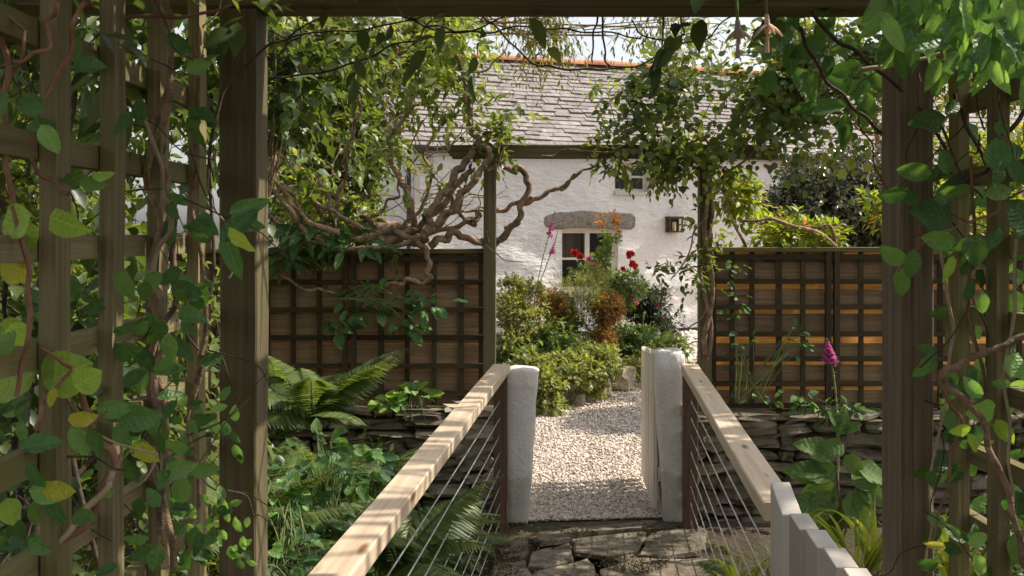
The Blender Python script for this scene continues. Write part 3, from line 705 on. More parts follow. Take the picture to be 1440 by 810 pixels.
def on_pic(c):  # where a slate falls, to build the largest shown ones singly
    p = roofM @ Vector((c[0] + c[2] / 2, c[1], 0)); return 720 + p.x / p.y * F
vis = [c for c in cand if 590 < on_pic(c) < 870 or 1060 < on_pic(c) < 1140]
vis.sort(key=lambda c: c[5]); single = set(id(c) for c in vis[:300])
rest = Acc()
for c in cand:
    Vg, Fg = slate_geo(*c)
    if id(c) in single:
        o3 = Vector((c[0], c[1], 0)); me = pymesh('slate', [Vector(v) - o3 for v in Vg], Fg, M['slate'])
        link('slate', me, roof, roofM @ Matrix.Translation(o3))
    else: rest.add(Vg, Fg)
o = rest.build('remaining_slates', M['slate'], roof, False, roofM); o['kind'] = 'stuff'
# back slope
o = a.build('rear_roof', M['slate'], cottage, False, back)
# ridge tiles
rz = sl_len
x = -0.12; k = 0
while x < CL + .05:
    V = []; Fc = []; ln = 0.44; m = 8
    for i in range(2):
        for q in range(m + 1):
            an = math.pi * q / m; V.append((i * (ln - .008), 0.115 * math.cos(an), 0.10 * math.sin(an) - 0.02)); 
    for q in range(m): Fc.append((q, q + 1, m + 2 + q, m + 1 + q))
    o0 = len(V)
    for i in range(2):
        for q in range(m + 1):
            an = math.pi * q / m; V.append((i * (ln - .008), 0.095 * math.cos(an), 0.08 * math.sin(an) - 0.02))
    for q in range(m): Fc.append((q, m + 1 + q + o0 - o0, q, q)) if False else None
    for q in range(m): Fc.append((q, q + o0, q + 1 + o0, q + 1)); Fc.append((m + 1 + q, m + 2 + q, m + 2 + q + o0, m + 1 + q + o0))
    Mr = CM @ Matrix.Translation((x, CD / 2, ze + sl_len * math.sin(PITCH) + 0.035 + rs.uniform(-.006, .006)))
    link('ridge_tile', pymesh('ridge_tile', V, Fc, M['terracotta']), cottage, Mr); x += ln; k += 1
a = Acc(); zr = ze + sl_len * math.sin(PITCH)
a.box((0.55, CD / 2 - .3, zr - .5), (1.05, CD / 2 + .3, zr + .42)); ch = a.build('chimney', M['render'], cottage, False, CM)
a = Acc(); a.box((0.50, CD / 2 - .35, zr + .422), (1.10, CD / 2 + .35, zr + .50)); a.build('chimney_cap', M['render'], ch, False, CM)
a = Acc(); a.tube([(.8, CD / 2, zr + .5), (.8, CD / 2, zr + .8)], .09, .08, sides=10); a.build('chimney_pot', M['terracotta'], ch, True, CM)

# lantern on the wall
lt = thing('wall_lantern', cm_(cot_t(943), -0.05, cz(943, 327)), 'small square bronze lantern fixed to the white cottage wall right of the window', 'lantern')
lx = cot_t(943); lz = cz(943, 327)
a = Acc(); a.box((lx - .12, -0.20, lz), (lx + .12, -0.045, lz + .025)); a.box((lx - .13, -0.21, lz + .225), (lx + .13, -0.045, lz + .26))
for sx in (-.12, .10):
    a.box((lx + sx, -0.20, lz + .025), (lx + sx + .02, -0.18, lz + .225)); a.box((lx + sx, -0.07, lz + .025), (lx + sx + .02, -0.05, lz + .225))
a.box((lx - .10, -0.06, lz + .025), (lx + .10, -0.047, lz + .225)); a.build('lantern_frame', M['bronze'], lt, False, CM)
a = Acc(); a.tube([(lx, -.12, lz + .03), (lx, -.12, lz + .09), (lx, -.12, lz + .15), (lx, -.12, lz + .17)], .03, .035, sides=8); a.build('lamp_glass', M['bulb'], lt, True, CM)

# neighbouring roofs
def far_house(name, origin, yaw, ln, dp, eave, pitch, label, rows_, wallm, ridge=True, win=()):
    Mh = Matrix.Translation(origin) @ Matrix.Rotation(yaw, 4, 'Z')
    h = bpy.data.objects.new(name, None); col.objects.link(h); h.matrix_basis = Mh; WM[h.name] = Mh.copy(); meta(h, label, 'house')
    ap = eave + dp / 2 * math.tan(pitch)
    V = [(0, 0, -.2), (ln, 0, -.2), (ln, 0, eave), (0, 0, eave), (0, dp, -.2), (ln, dp, -.2), (ln, dp, eave), (0, dp, eave), (0, dp / 2, ap - .06), (ln, dp / 2, ap - .06)]
    link('wall', pymesh('wall', V, [(0, 1, 2, 3), (5, 4, 7, 6), (4, 0, 3, 8, 7), (1, 5, 6, 9, 2)], wallm), h, Mh)
    a = Acc(); sl_ = (dp / 2 + .15) / math.cos(pitch); n = rows_; e = sl_ / n
    for r_ in range(n):
        x = -.1 - random.uniform(0, .2)
        while x < ln:
            w_ = random.uniform(.25, .42); y = r_ * e; t = .02 + .02 * random.random()
            a.add([(x + .006, y, .0), (x + w_, y, .0), (x + w_, y + e, -.01), (x + .006, y + e, -.01), (x + .006, y, t), (x + w_, y, t), (x + w_, y + e * 1.1, 0.006), (x + .006, y + e * 1.1, 0.006)],
                  [(0, 3, 2, 1), (4, 5, 6, 7), (0, 1, 5, 4), (1, 2, 6, 5), (2, 3, 7, 6), (3, 0, 4, 7)]); x += w_
    ro = a.build('roof', M['slate'], h, False, Mh @ Matrix.Translation((0, -.15, eave)) @ Matrix.Rotation(pitch, 4, 'X')); ro['kind'] = 'stuff'
    a = Acc(); a.add([(-.1, dp / 2, ap + .0), (ln + .1, dp / 2, ap), (ln + .1, dp + .15, eave), (-.1, dp + .15, eave)], [(0, 1, 2, 3)]); a.build('rear_roof', M['slate'], h, False, Mh)
    if ridge:
        x = -.1
        while x < ln:
            a = Acc(); a.add([(x, dp / 2 - .11, ap + .02), (x + .42, dp / 2 - .11, ap + .02), (x + .42, dp / 2, ap + .14), (x, dp / 2, ap + .14), (x, dp / 2 + .11, ap + .02), (x + .42, dp / 2 + .11, ap + .02)], [(0, 1, 2, 3), (3, 2, 5, 4), (0, 3, 4), (1, 5, 2)])
            a.build('ridge_tile', M['terracotta'], h, False, Mh); x += .43
    for (x0, x1, z0, z1) in win:
        a = Acc(); a.box((x0, -.03, z0), (x1, .05, z1)); f = a.build('window', M['winframe'], h, False, Mh)
        a = Acc(); a.box((x0 + .07, -.036, z0 + .07), (x1 - .07, -.031, z1 - .07)); a.build('pane', M['glass'], f, False, Mh)
    return h
far_house('house', Vector((-1.3, 21.2, 0)), R(20), 6.5, 5.0, 3.45, R(33), 'low slate roofed house just behind the cottage, only its pink ridge shows', 14, M['render'])
far_house('house', Vector((6.2, 19.2, 0)), R(14), 7.5, 5.0, 2.75, R(33), 'neighbouring white house with pale slate roof right of the cottage', 14, M['render'])

# ================================================================== FENCES WITH TRELLIS
def fence(name, X0, X1, Y, z0, z1, label, vx, hz, joints, glow, pitch_):
    t = thing(name, ((X0 + X1) / 2, Y, z0), label, 'fence')
    # horizontal boards in two layers (hit and miss), 5 mm thin
    edges = [z1 - .01] + list(hz[1:]) + [z0 + .01]
    for k in range(len(edges) - 1):
        zt, zb = edges[k], edges[k + 1]; gap = pitch_ * (zt - zb) * (1 + .35 * math.sin(k * 2.3 + 1))
        if k == 0: gap = 0
        timber('board', (X0, Y + 0.060, (zt - gap - .016 + zb - .014) / 2), (X1, Y + 0.060, (zt - gap - .016 + zb - .014) / 2), 0.007, zt - gap - zb - .004, M['board'], t, seed=k)
        timber('board', (X0, Y + 0.083, zt - .035), (X1, Y + 0.083, zt - .035), 0.004, .105, M['boardthin'] if glow else M['board'], t, seed=k + 50)
        if k == 0 and not glow: continue
    for i, x in enumerate(vx):
        timber('slat', (x, Y + 0.030, z0), (x, Y + 0.030, z1 - .012), 0.027 if i % 3 else 0.034, 0.016, M['trellis'], t, up=(0, 1, 0))
    for i, zz in enumerate(hz):
        timber('slat', (X0, Y + 0.012, zz), (X1, Y + 0.012, zz), 0.018, 0.029, M['trellis'], t)
    for x in joints:
        timber('stile', (x, Y + 0.008, z0 - .02), (x, Y + 0.008, z1 - .010), 0.030, 0.034, M['trellis'], t, up=(0, 1, 0))
    timber('cap_rail', (X0, Y + 0.04, z1), (X1, Y + 0.04, z1), 0.095, 0.026, M['board'] if False else M['slat'], t, segs=6, jit=0.001, bev=0.003)
    return t
FY = 6.2
def fx(px): return (px - 720) / F * FY
def fz(py): return EYE + (HZ - py) / F * FY
hzs = [fz(v) for v in (364, 397, 436, 475, 515, 553)]
fence('trellis_fence', -2.0, fx(683), FY, fz(572), fz(353), 'brown board fence with trellis left of the garden arch, wisteria lying along its top',
      [fx(v) for v in (262, 299, 336, 374, 411, 448, 535, 572, 610, 648, 676)], hzs, [fx(485), fx(497)], False, 0.10)
hzs = [fz(v) for v in (362, 396, 432, 470, 505, 540, 571)]
fence('trellis_fence', fx(998), 3.6, FY, fz(582), fz(351), 'brown board fence with trellis right of the garden arch, light glowing through its boards',
      [fx(v) for v in (1004, 1031, 1059, 1097, 1131, 1213, 1250, 1287, 1325, 1362, 1400, 1437, 1475, 1512)], hzs, [fx(1165), fx(1177), fx(1340)], True, 0.21)

# garden arch
arch = thing('garden_arch', (0.48, 6.12, 0), 'dark timber garden arch framing the gateway between the two fences', 'garden arch')
timber('post', (-.129, 6.16, 0), (-.129, 6.16, 2.036), .072, .08, M['post'], arch, up=(0, 1, 0), segs=6, bev=.004, jit=.002)
timber('post', (1.112, 6.16, 0), (1.112, 6.16, 2.036), .072, .08, M['post'], arch, up=(0, 1, 0), segs=6, bev=.004, jit=.002)
timber('beam', (-.34, 6.13, 2.076), (1.52, 6.13, 2.076), .07, .078, M['post'], arch, segs=6, bev=.004, jit=.002)
a = Acc(); a.add([(-.341, 6.096, 2.038), (-.341, 6.164, 2.038), (-.341, 6.164, 2.114), (-.341, 6.096, 2.114), (-.40, 6.096, 2.108), (-.40, 6.164, 2.108)], [(0, 4, 5, 1), (3, 2, 5, 4), (0, 3, 4), (1, 5, 2)])
a.build('beam_end', M['post'], arch, False)

# ================================================================== STONE WALLS
def stone_wall(x0, x1, y, z0, z1, label, seed, pale=None):
    t = thing('stone_wall', ((x0 + x1) / 2, y + .15, z0), label, 'stone wall')
    a = Acc(); a.box((x0 + .02, y + .05, z0), (x1 - .02, y + .40, z1 - .05)); a.build('earth_core', M['soil'], t, False)
    rr = random.Random(seed); z = z0; row = 0
    while z < z1 - 0.02:
        h = rr.uniform(.055, .105); x = x0 - rr.uniform(0, .12)
        if z + h > z1: h = z1 - z
        while x < x1:
            w_ = rr.uniform(.09, .34) * (1.3 if z > z1 - .12 else 1); xm = min(x + w_, x1 + .04)
            zz = z + h / 2 + rr.uniform(-.014, .014)
            mt = M['palestone'] if (pale and pale[0] < x + w_ / 2 < pale[1] and zz > pale[2]) else M['stone']  # paler stones in this range stand for sunlight on the wall
            me = rock_mesh(xm - x - .008, .20 + rr.uniform(-.03, .05), h * rr.uniform(.74, 1.12), rr.randint(0, 9999), mt, .24)
            Mx = Matrix.Translation(((x + xm) / 2, y + .07 + rr.uniform(-.02, .03), zz)) @ Matrix.Rotation(rr.uniform(-.10, .10), 4, 'Y') @ Matrix.Rotation(rr.uniform(-.15, .15), 4, 'Z')
            link('stone', me, t, Mx); x = xm
        z += h; row += 1
    return t
stone_wall(-2.6, -.13, 6.0, -.12, .62, 'dry stone wall under the left fence, stones beside the handrail made paler for sunlight', 3, pale=(-.42, 0, 0.15))
stone_wall(1.02, 3.3, 6.0, -.30, .60, 'dark mossy dry stone wall under the right fence behind the foxglove', 8)

# ================================================================== PILLARS
def pillar(corners_top, corners_bot, z0, z1, seed, label, stones=None):
    n = 10; V = []; Fc = []; m = 6
    ring = []
    t = thing('gate_pillar', ((corners_bot[0][0] + corners_bot[2][0]) / 2, corners_bot[0][1] + .1, z0), label, 'gate pillar')
    for j in range(n + 3):
        tt = min(1, j / n); z = z0 + (z1 - z0) * tt; ins = 0
        if j == n: z -= 0.012
        if j == n + 1: ins = 0.03
        if j == n + 2: ins = 0.075; z += 0.006
        cs = [Vector(b).lerp(Vector(c), tt) for b, c in zip(corners_bot, corners_top)]; ctr = sum(cs, Vector((0, 0))) / 4
        for k in range(4):
            for q in range(m):
                u = q / m; p = cs[k].lerp(cs[(k + 1) % 4], u); dd = (p - ctr)
                rnd_ = 1 - 0.10 * (abs(u - .5) * 2) ** 6; p = ctr + dd * rnd_ * (1 - ins / .09 * 0.5 if ins else 1)
                nn = noise.noise((p.x * 9 + seed, p.y * 9, z * 7)) * .016 + noise.noise((p.x * 25 + seed, p.y * 25, z * 22)) * .006
                V.append((p.x + dd.x / (dd.length + .01) * nn, p.y + dd.y / (dd.length + .01) * nn, z + (noise.noise((p.x * 8, p.y * 8, seed)) * .012 if j >= n else 0)))
    r_ = 4 * m
    for j in range(n + 2):
        for k in range(r_): Fc.append((j * r_ + k, j * r_ + (k + 1) % r_, (j + 1) * r_ + (k + 1) % r_, (j + 1) * r_ + k))
    Fc.append(tuple(range((n + 2) * r_, (n + 3) * r_)))
    link('render_body', pymesh('render_body', V, Fc, M['pillar'], True), t)
    if stones:
        rr = random.Random(seed)
        for (x, y, z) in stones:
            link('stone', rock_mesh(rr.uniform(.07, .10), .14, rr.uniform(.05, .09), rr.randint(0, 999), M['palestone']), t, Matrix.Translation((x, y, z)))
    return t
pillar([(-.035, 5.92), (.150, 5.92), (.150, 6.13), (-.035, 6.13)], [(-.035, 5.90), (.088, 5.90), (.088, 6.12), (-.035, 6.12)], -.06, .845, 2, 'whitewashed stone gate pillar at the far end of the left handrail')
pillar([(.80, 5.95), (.972, 5.95), (.972, 6.16), (.80, 6.16)], [(.845, 5.95), (.985, 5.95), (.985, 6.16), (.845, 6.16)], -.04, .945, 9, 'whitewashed gate pillar by the open picket gate, bare stones on its right side',
       [(.985, 5.98, .62), (.995, 5.99, .54), (.985, 5.97, .46), (.99, 5.98, .38), (.985, 5.99, .30), (.99, 5.98, .22), (.985, 5.98, .12)])

# ================================================================== PICKET GATES
def picket(x, y0, y1, th, zb, z_far, z_near, mat, parent):
    V = [(x, y0, zb), (x + th, y0, zb), (x + th, y1, zb), (x, y1, zb), (x, y0, z_near), (x + th, y0, z_near), (x + th, y1, z_far), (x, y1, z_far)]
    c = Vector((x + th / 2, (y0 + y1) / 2, zb))
    o = link('picket', pymesh('picket', [Vector(v) - c for v in V], [(0, 3, 2, 1), (4, 5, 6, 7), (0, 1, 5, 4), (1, 2, 6, 5), (2, 3, 7, 6), (3, 0, 4, 7)], mat), parent, Matrix.Translation(c))
    bv = o.modifiers.new('bevel', 'BEVEL'); bv.width = .003; bv.segments = 2
    return o
g1 = thing('picket_gate', (.80, 2.6, 0), 'grey painted picket gate standing open at the near end of the right handrail', 'gate')
q = .88
picket(.770 * q, 3.04 * q, 3.18 * q, .058 * q, .02, .952, .898, M['greypaint'], g1)
for y0 in (2.866, 2.70, 2.54, 2.38, 2.22): picket(.772 * q, y0 * q, (y0 + .108) * q, .055 * q, .06, .917, .903, M['greypaint'], g1)
for z in (.30, .70): timber('rail', (.742, 1.95, z), (.742, 2.79, z), .028, .075, M['greypaint'], g1)
g2 = thing('picket_gate', (.80, 6.5, 0), 'cream picket gate swung open behind the right white pillar', 'gate')
gd = Vector((.045, .93, 0)).normalized()
for k in range(9):
    p = Vector((.796, 6.02, 0)) + gd * (k * .106)
    V = []; c = p.copy(); c.z = .05; th = .022; wd = .072; zt = .925 - .0085 * k
    n_ = Vector((gd.y, -gd.x, 0))
    pr = [p, p + n_ * th, p + n_ * th + gd * wd, p + gd * wd]
    V = [Vector((q.x, q.y, .05)) - c for q in pr] + [Vector((q.x, q.y, zt)) - c for q in pr]
    V += [Vector((pr[0] + gd * wd / 2).to_tuple()) * 1 - c + Vector((0, 0, zt + .02)), Vector((pr[1] + gd * wd / 2).to_tuple()) - c + Vector((0, 0, zt + .02))]
    Fc = [(0, 3, 2, 1), (0, 1, 5, 4), (1, 2, 6, 5), (2, 3, 7, 6), (3, 0, 4, 7), (4, 5, 9, 8), (8, 9, 6, 7), (4, 8, 7), (5, 6, 9)]
    link('picket', pymesh('picket', V, Fc, M['cream']), g2, Matrix.Translation(c))
for z in (.25, .72):
    p0 = Vector((.796 + .040, 6.01, z)); timber('rail', p0, p0 + gd * .96, .03, .08, M['cream'], g2)

# ================================================================== FOOTBRIDGE AND HANDRAILS
bd = Vector((.0895, 1, 0)).normalized()
def bx(side, y):  # centre line of a rail at distance y
    x = -.385 + .0895 * (y - 2.2) if side < 0 else .733 + .0870 * (y - 3.08)
    return x
bridge = thing('footbridge', (.3, 3.4, 0), 'grey timber footbridge deck between the handrails, leading to the gateway', 'bridge')
y = 0.9
while y < 4.95:
    c = Vector(((bx(-1, y) + bx(1, y)) / 2, y, -.012)); timber('deck_board', c + Vector((-.60, .054, 0)), c + Vector((.60, -.054, 0)), .118, .03, M['deck'], bridge); y += .125
for s_ in (-1, 1): timber('bearer', (bx(s_, .8) - s_ * .06, .8, -.12), (bx(s_, 5.2) - s_ * .06, 5.2, -.12), .08, .17, M['deck'], bridge)
def handrail(side, y0, y1, label):
    t = thing('handrail', (bx(side, y1), y1, 0), label, 'handrail')
    timber('top_rail', (bx(side, y0), y0, .866), (bx(side, y1), y1, .866), .092, .048, M['rail'], t, segs=14, bev=.004, jit=.0012, seed=side + 2)
    for yy in ((y1 - .045, y0 + .06) if side < 0 else (y1 - .045,)):
        timber('post', (bx(side, yy), yy, -.15 if yy > 4 else -.1), (bx(side, yy), yy, .841), .075, .075, M['railpost'], t, up=(0, 1, 0), segs=3, bev=.003)
    for k in range(8):
        z = .70 - k * .0925
        a = Acc(); p0 = Vector((bx(side, y0 + .06), y0 + .06, z)); p1 = Vector((bx(side, y1 - .05), y1 - .05, z))
        a.tube([p0, p0.lerp(p1, .5) - Vector((0, 0, .004)), p1], .0030, .0030, sides=6, per=3); a.build('cable', M['steel'], t)
    return t
handrail(-1, 1.6, 5.86, 'left pale pine handrail of the footbridge with steel cables, ending at the left pillar')
handrail(1, 2.82, 5.86, 'right pale pine handrail of the footbridge with steel cables, starting at the near picket gate')
# ================================================================== FRONT PERGOLA
pg = thing('pergola', (.12, 2.05, 0), 'weathered timber pergola frame in the foreground with two square posts', 'pergola')
timber('post', (-.5145, 2.05, -.3), (-.5145, 2.05, 2.024), .069, .10, M['post'], pg, up=(0, 1, 0), segs=8, bev=.003, jit=.0015, seed=1)
timber('post', (.759, 2.05, -.3), (.759, 2.05, 2.024), .064, .10, M['post2'], pg, up=(0, 1, 0), segs=8, bev=.003, jit=.0015, seed=2)
timber('beam', (-1.3, 2.05, 2.088), (1.5, 2.05, 2.088), .09, .122, M['post'], pg, segs=10, bev=.004, jit=.002)
timber('beam', (-1.3, .35, 2.088), (1.5, .35, 2.088), .09, .122, M['post'], pg, segs=10, bev=.004, jit=.002)
for x in (-.95, -.515, -.1, .33, .76, 1.2): timber('rafter', (x, .1, 2.19), (x, 2.5, 2.19), .05, .08, M['post'], pg, segs=4, bev=.003, jit=.002)
def side_trellis(X, ys_, yh0, yh1, label, sgn, fs=0.018):
    t = thing('garden_trellis', (X, (yh0 + yh1) / 2, 0), label, 'trellis')
    for i, y in enumerate(ys_):
        timber('upright_slat', (X, y, -.25), (X, y, 2.02), .020, .042, M['slat'], t, up=(0, 1, 0), segs=8, jit=.0025, seed=i)
    for z in (1.84, 1.705, 1.583, 1.455, 1.33, 1.205, 1.08, .955, .83, .70):
        timber('cross_slat', (X + sgn * .021, yh0, z), (X + sgn * .021, yh1, z), .020, .032, M['slat'], t, segs=4, jit=.0015)
    return t
side_trellis(-.553, [.92, 1.10, 1.29, 1.475, 1.665, 1.87], .7, 2.0, 'weathered trellis panel on the left of the path, overgrown with honeysuckle', -1)
side_trellis(.815, [1.20, 1.36, 1.52, 1.655, 1.79, 1.945], .9, 2.0, 'weathered trellis panel on the right of the path, climbed by leafy vines', 1)

# ================================================================== WISTERIA
wt = thing('wisteria', P(600, 352, 6.25).to_tuple(), 'old wisteria with thick twisted bare trunks sprawling over the left fence and arch post', 'climbing plant')
def PP(pts, d):
    return [P(p[0], p[1], (p[2] if len(p) > 2 else d)) for p in pts]
tr = Acc()
W = [([(597, 334), (603, 305), (613, 286), (628, 267), (643, 243), (655, 226), (667, 211), (669, 192), (662, 175), (660, 150), (655, 115), (640, 80)], 6.0, 0.025, 0.013),
     ([(600, 328), (625, 304), (646, 280), (665, 255), (682, 232), (689, 219), (681, 208), (668, 206)], 5.98, 0.019, 0.016),
     ([(578, 320), (580, 288), (566, 258), (551, 227), (547, 199), (560, 178), (575, 158), (600, 140), (630, 120)], 6.1, 0.019, 0.010),
     ([(606, 346), (622, 334), (643, 331), (668, 338), (686, 341, 6.3), (702, 338, 6.3), (720, 320, 6.25), (734, 295, 6.2), (741, 262, 6.2), (736, 240, 6.2), (718, 239, 6.2), (702, 228, 6.2), (690, 222, 6.25)], 6.1, 0.021, 0.016),
     ([(700, 342, 6.27), (712, 322, 6.3), (726, 316, 6.22), (733, 298, 6.27), (742, 275, 6.18)], 6.2, 0.012, 0.010),
     ([(590, 330), (646, 318), (666, 305), (680, 294, 6.28), (705, 294, 6.28), (730, 287), (755, 279), (776, 269), (801, 256), (816, 241), (847, 226)], 6.25, 0.016, 0.008),
     ([(640, 300), (660, 296), (690, 300, 6.3), (712, 292), (740, 284), (765, 272), (790, 266), (808, 248)], 6.25, 0.009, 0.007),
     ([(500, 338), (540, 326), (580, 334), (597, 350), (602, 372), (604, 390), (592, 396), (566, 396), (540, 400)], 6.05, 0.019, 0.011),
     ([(500, 408), (462, 411), (430, 407), (404, 392), (384, 376), (372, 352)], 6.02, 0.010, 0.008),
     ([(480, 335), (528, 322), (560, 330), (600, 332)], 6.2, 0.037, 0.049),
     ([(500, 340), (540, 336), (570, 340), (600, 338)], 6.15, 0.027, 0.025),
     ([(540, 345), (580, 322), (612, 300), (640, 262), (665, 240)], 6.08, 0.022, 0.015),
     ([(430, 318), (470, 322), (520, 318), (560, 318), (600, 325)], 6.3, 0.021, 0.028),
     ([(407, 178), (383, 207), (390, 247), (409, 286), (439, 316), (480, 326)], 5.9, 0.013, 0.018),
     ([(378, 212), (419, 232), (454, 262), (466, 300), (470, 322)], 6.0, 0.010, 0.013),
     ([(498, 100), (501, 163), (491, 207), (481, 257), (472, 300)], 6.1, 0.009, 0.013),
     ([(392, 262), (439, 262), (490, 288), (530, 318)], 6.15, 0.012, 0.015),
     ([(380, 300), (400, 330), (440, 338), (500, 330)], 6.05, 0.010, 0.016),
     ([(378, 240), (400, 290), (436, 330), (470, 338)], 6.0, 0.011, 0.014),
     ([(646, 292), (652, 310), (668, 312), (680, 300, 6.3)], 6.25, 0.010, 0.010),
     ([(660, 150), (655, 110), (690, 90), (720, 60)], 6.0, 0.007, 0.004), ([(701, 208, 6.1), (703, 190, 6.1), (701, 168, 6.1), (697, 160)], 6.1, 0.006, 0.004),
     ([(385, 205), (420, 240), (440, 280), (470, 300), (510, 322)], 5.95, .010, .013),
     ([(378, 225), (384, 260), (410, 300), (430, 330)], 5.9, .011, .012), ([(500, 318), (530, 300), (552, 282), (560, 262), (556, 235)], 6.2, .011, .006),
     ([(560, 330), (585, 300), (600, 276), (606, 250), (600, 215), (610, 180)], 6.2, .012, .006), ([(612, 325), (632, 300), (636, 270), (650, 245)], 6.1, .014, .010), ([(395, 255), (420, 285), (425, 318)], 6.0, .009, .009),
     ([(415, 230), (440, 262), (452, 300), (462, 326)], 6.1, .009, .010), ([(590, 330), (560, 346), (500, 350), (440, 344), (400, 350)], 5.98, .015, .008)]
for i, (pts, d, r0, r1) in enumerate(W):
    a = Acc(); a.tube(PP(pts, d), r0, r1, sides=10, per=7, wob=.035, lump=.42, seed=i)
    a.build('trunk' if r0 > .018 else 'branch', M['bark'], wt)
a = Acc(); rr = random.Random(4)
for i in range(70):
    px, py = rr.uniform(385, 690), rr.uniform(180, 350); p0 = P(px, py, 6.1 + rr.uniform(-.2, .3)); q = p0
    pts = [p0]
    dr = Vector((rr.uniform(-1, 1), rr.uniform(-.4, .4), rr.uniform(-.3, 1))).normalized()
    for k in range(4): q = q + (dr + Vector((rr.uniform(-.5, .5), rr.uniform(-.3, .3), rr.uniform(-.5, .5)))) * .07; pts.append(q)
    a.tube(pts, .005, .002, sides=4, per=3, seed=i)
meta(a.build('twigs', M['bark'], wt), kind='stuff')
bl = [pblob(690, 200, 6.05, 45, 16, .15), pblob(645, 125, 6.0, 34, 34, .2, .6), pblob(620, 170, 6.0, 50, 18, .2, .3), pblob(715, 150, 6, 30, 12, .1, .3), pblob(590, 90, 6.0, 60, 50, .35, .6), pblob(640, 60, 6.1, 50, 36, .3, .6),
      pblob(590, 268, 6.2, 50, 25, .2), pblob(540, 300, 6.2, 60, 40, .25), pblob(450, 300, 6.3, 60, 45, .3), pblob(530, 215, 6.1, 40, 45, .25, .8), pblob(820, 240, 6.1, 26, 14, .08, .7), pblob(845, 210, 6.1, 40, 12, .1, .5)]
_, pn, td = foliage('leaves', bl, 430, 7, .17, .062, 'leaf', L['tree'], wt, thr=-.25, droop=.55)

# ================================================================== TREES AND SHRUBS BEHIND THE LEFT FENCE
def tree(name, label, cat, base, trunk_pts, blobs, dens, per, tl, ls, tmpl, mat, bark='bark', r0=.09, limbs=14, group=None, **k):
    t = thing(name, base, label, cat, group)
    a = Acc(); a.tube(trunk_pts, r0, r0 * .35, sides=8, per=5, wob=.04, lump=.2)
    a.build('trunk', M[bark], t)
    a = Acc(); rr = random.Random(int(abs(base[0]) * 100))
    tp = [Vector(p) for p in trunk_pts]
    for b in blobs[:limbs]:
        c = Vector(b[:3]); s = tp[-1] if rr.random() < .5 else tp[len(tp) // 2]
        mid = s.lerp(c, .5) + Vector((rr.uniform(-.1, .1), rr.uniform(-.1, .1), rr.uniform(0, .15)))
        a.tube([s, mid, c], r0 * .4, r0 * .1, sides=5, per=4, wob=.03)
        for q in range(5):
            e = c + Vector((rr.uniform(-1, 1) * b[3], rr.uniform(-1, 1) * b[4], rr.uniform(-.8, 1) * b[5])) * .85
            a.tube([c.lerp(s, rr.uniform(0, .4)), c.lerp(e, .5) + Vector((0, 0, .05)), e], r0 * .12, r0 * .04, sides=4, per=3, wob=.02)
    a.build('limbs', M[bark], t)
    c, pn, td = foliage('crown', blobs, dens, per, tl, ls, tmpl, mat, t, **k)
    twig_sticks('twigs', pn, td, tl, .003, M[bark], t)
    return t
tree('tree', 'leafy bright green tree rising behind the left fence and the wisteria', 'tree', (-1.6, 8.2, 0), [(-1.6, 8.2, 0), (-1.55, 8.2, 1.2), (-1.4, 8.1, 2.4), (-1.3, 8.2, 3.4)],
     [pblob(430, 90, 7.6, 80, 70, .7), pblob(520, 60, 7.8, 80, 60, .7), pblob(580, 80, 8.0, 50, 50, .5, .6), pblob(450, 190, 7.6, 80, 70, .6), pblob(520, 180, 8.0, 45, 70, .4, .8), pblob(420, 290, 7.6, 60, 60, .5),
      pblob(480, 280, 7.8, 60, 50, .5), pblob(620, 40, 8.2, 60, 30, .4), pblob(505, 250, 8.0, 30, 40, .4, .5), pblob(400, 20, 7.6, 120, 50, .7)], 330, 7, .20, .085, 'leaf', L['tree'], droop=.6, thr=-.3)
tree('shrub', 'dark green large leaved shrub beside the left pergola post', 'shrub', (-1.1, 4.6, 0), [(-1.3, 4.7, 0), (-1.28, 4.7, .8), (-1.2, 4.6, 1.7)],
     [pblob(400, 130, 4.6, 70, 70, .3), pblob(380, 240, 4.7, 80, 60, .3, .7), pblob(420, 60, 4.5, 90, 50, .3), pblob(340, 180, 4.6, 80, 120, .35)], 240, 6, .14, .068, 'wide', L['treed'], droop=.7, thr=-.05, r0=.03)
tree('hedge', 'overgrown leafy hedge seen through the left trellis panel', 'hedge', (-2.2, 4.0, -.1), [(-2.2, 4.0, -.2), (-2.2, 4.0, 1), (-2.1, 4.0, 2)],
     [(-2.2, 4.3, 1.9, .9, .5, .8), (-1.5, 4.9, 2.3, .6, .4, .6), (-1.6, 3.9, 1.2, .6, .4, .6), (-2.3, 3.7, .9, .9, .4, .7), (-1.4, 4.2, .5, .5, .35, .5), (-2.0, 3.4, .3, .7, .4, .5), (-1.1, 3.6, .1, .4, .35, .4), (-1.7, 4.2, 2.9, .9, .5, .5), (-3.0, 5.2, 1.6, .9, .5, 1.0), (-3.2, 5.2, 2.6, .9, .5, .7), (-2.7, 5.6, 1.9, .8, .35, .8, 1.6), (-2.3, 5.5, 1.3, .6, .35, .5, 1.5)], 420, 6, .14, .07, 'leaf', L['tree'], droop=.5, thr=-.15, bark='stemd', r0=.05)
tree('hedge', 'shaded dark ivy mass close behind the left trellis panel', 'hedge', (-1.15, 2.6, -.3), [(-1.15, 2.6, -.3), (-1.15, 2.6, .8), (-1.1, 2.6, 1.6)],
     [(-1.15, 2.5, .55, .45, .3, .5), (-1.0, 2.9, 1.0, .3, .25, .4, .6), (-1.3, 2.7, 1.3, .4, .3, .5, .6), (-.85, 2.6, .2, .25, .3, .35), (-1.3, 2.8, 2.2, .6, .4, .35), (-.95, 2.7, 1.75, .28, .25, .3, .5)], 520, 6, .10, .06, 'leaf', L['treed'], droop=.5, thr=-.1, bark='stemd', r0=.03)

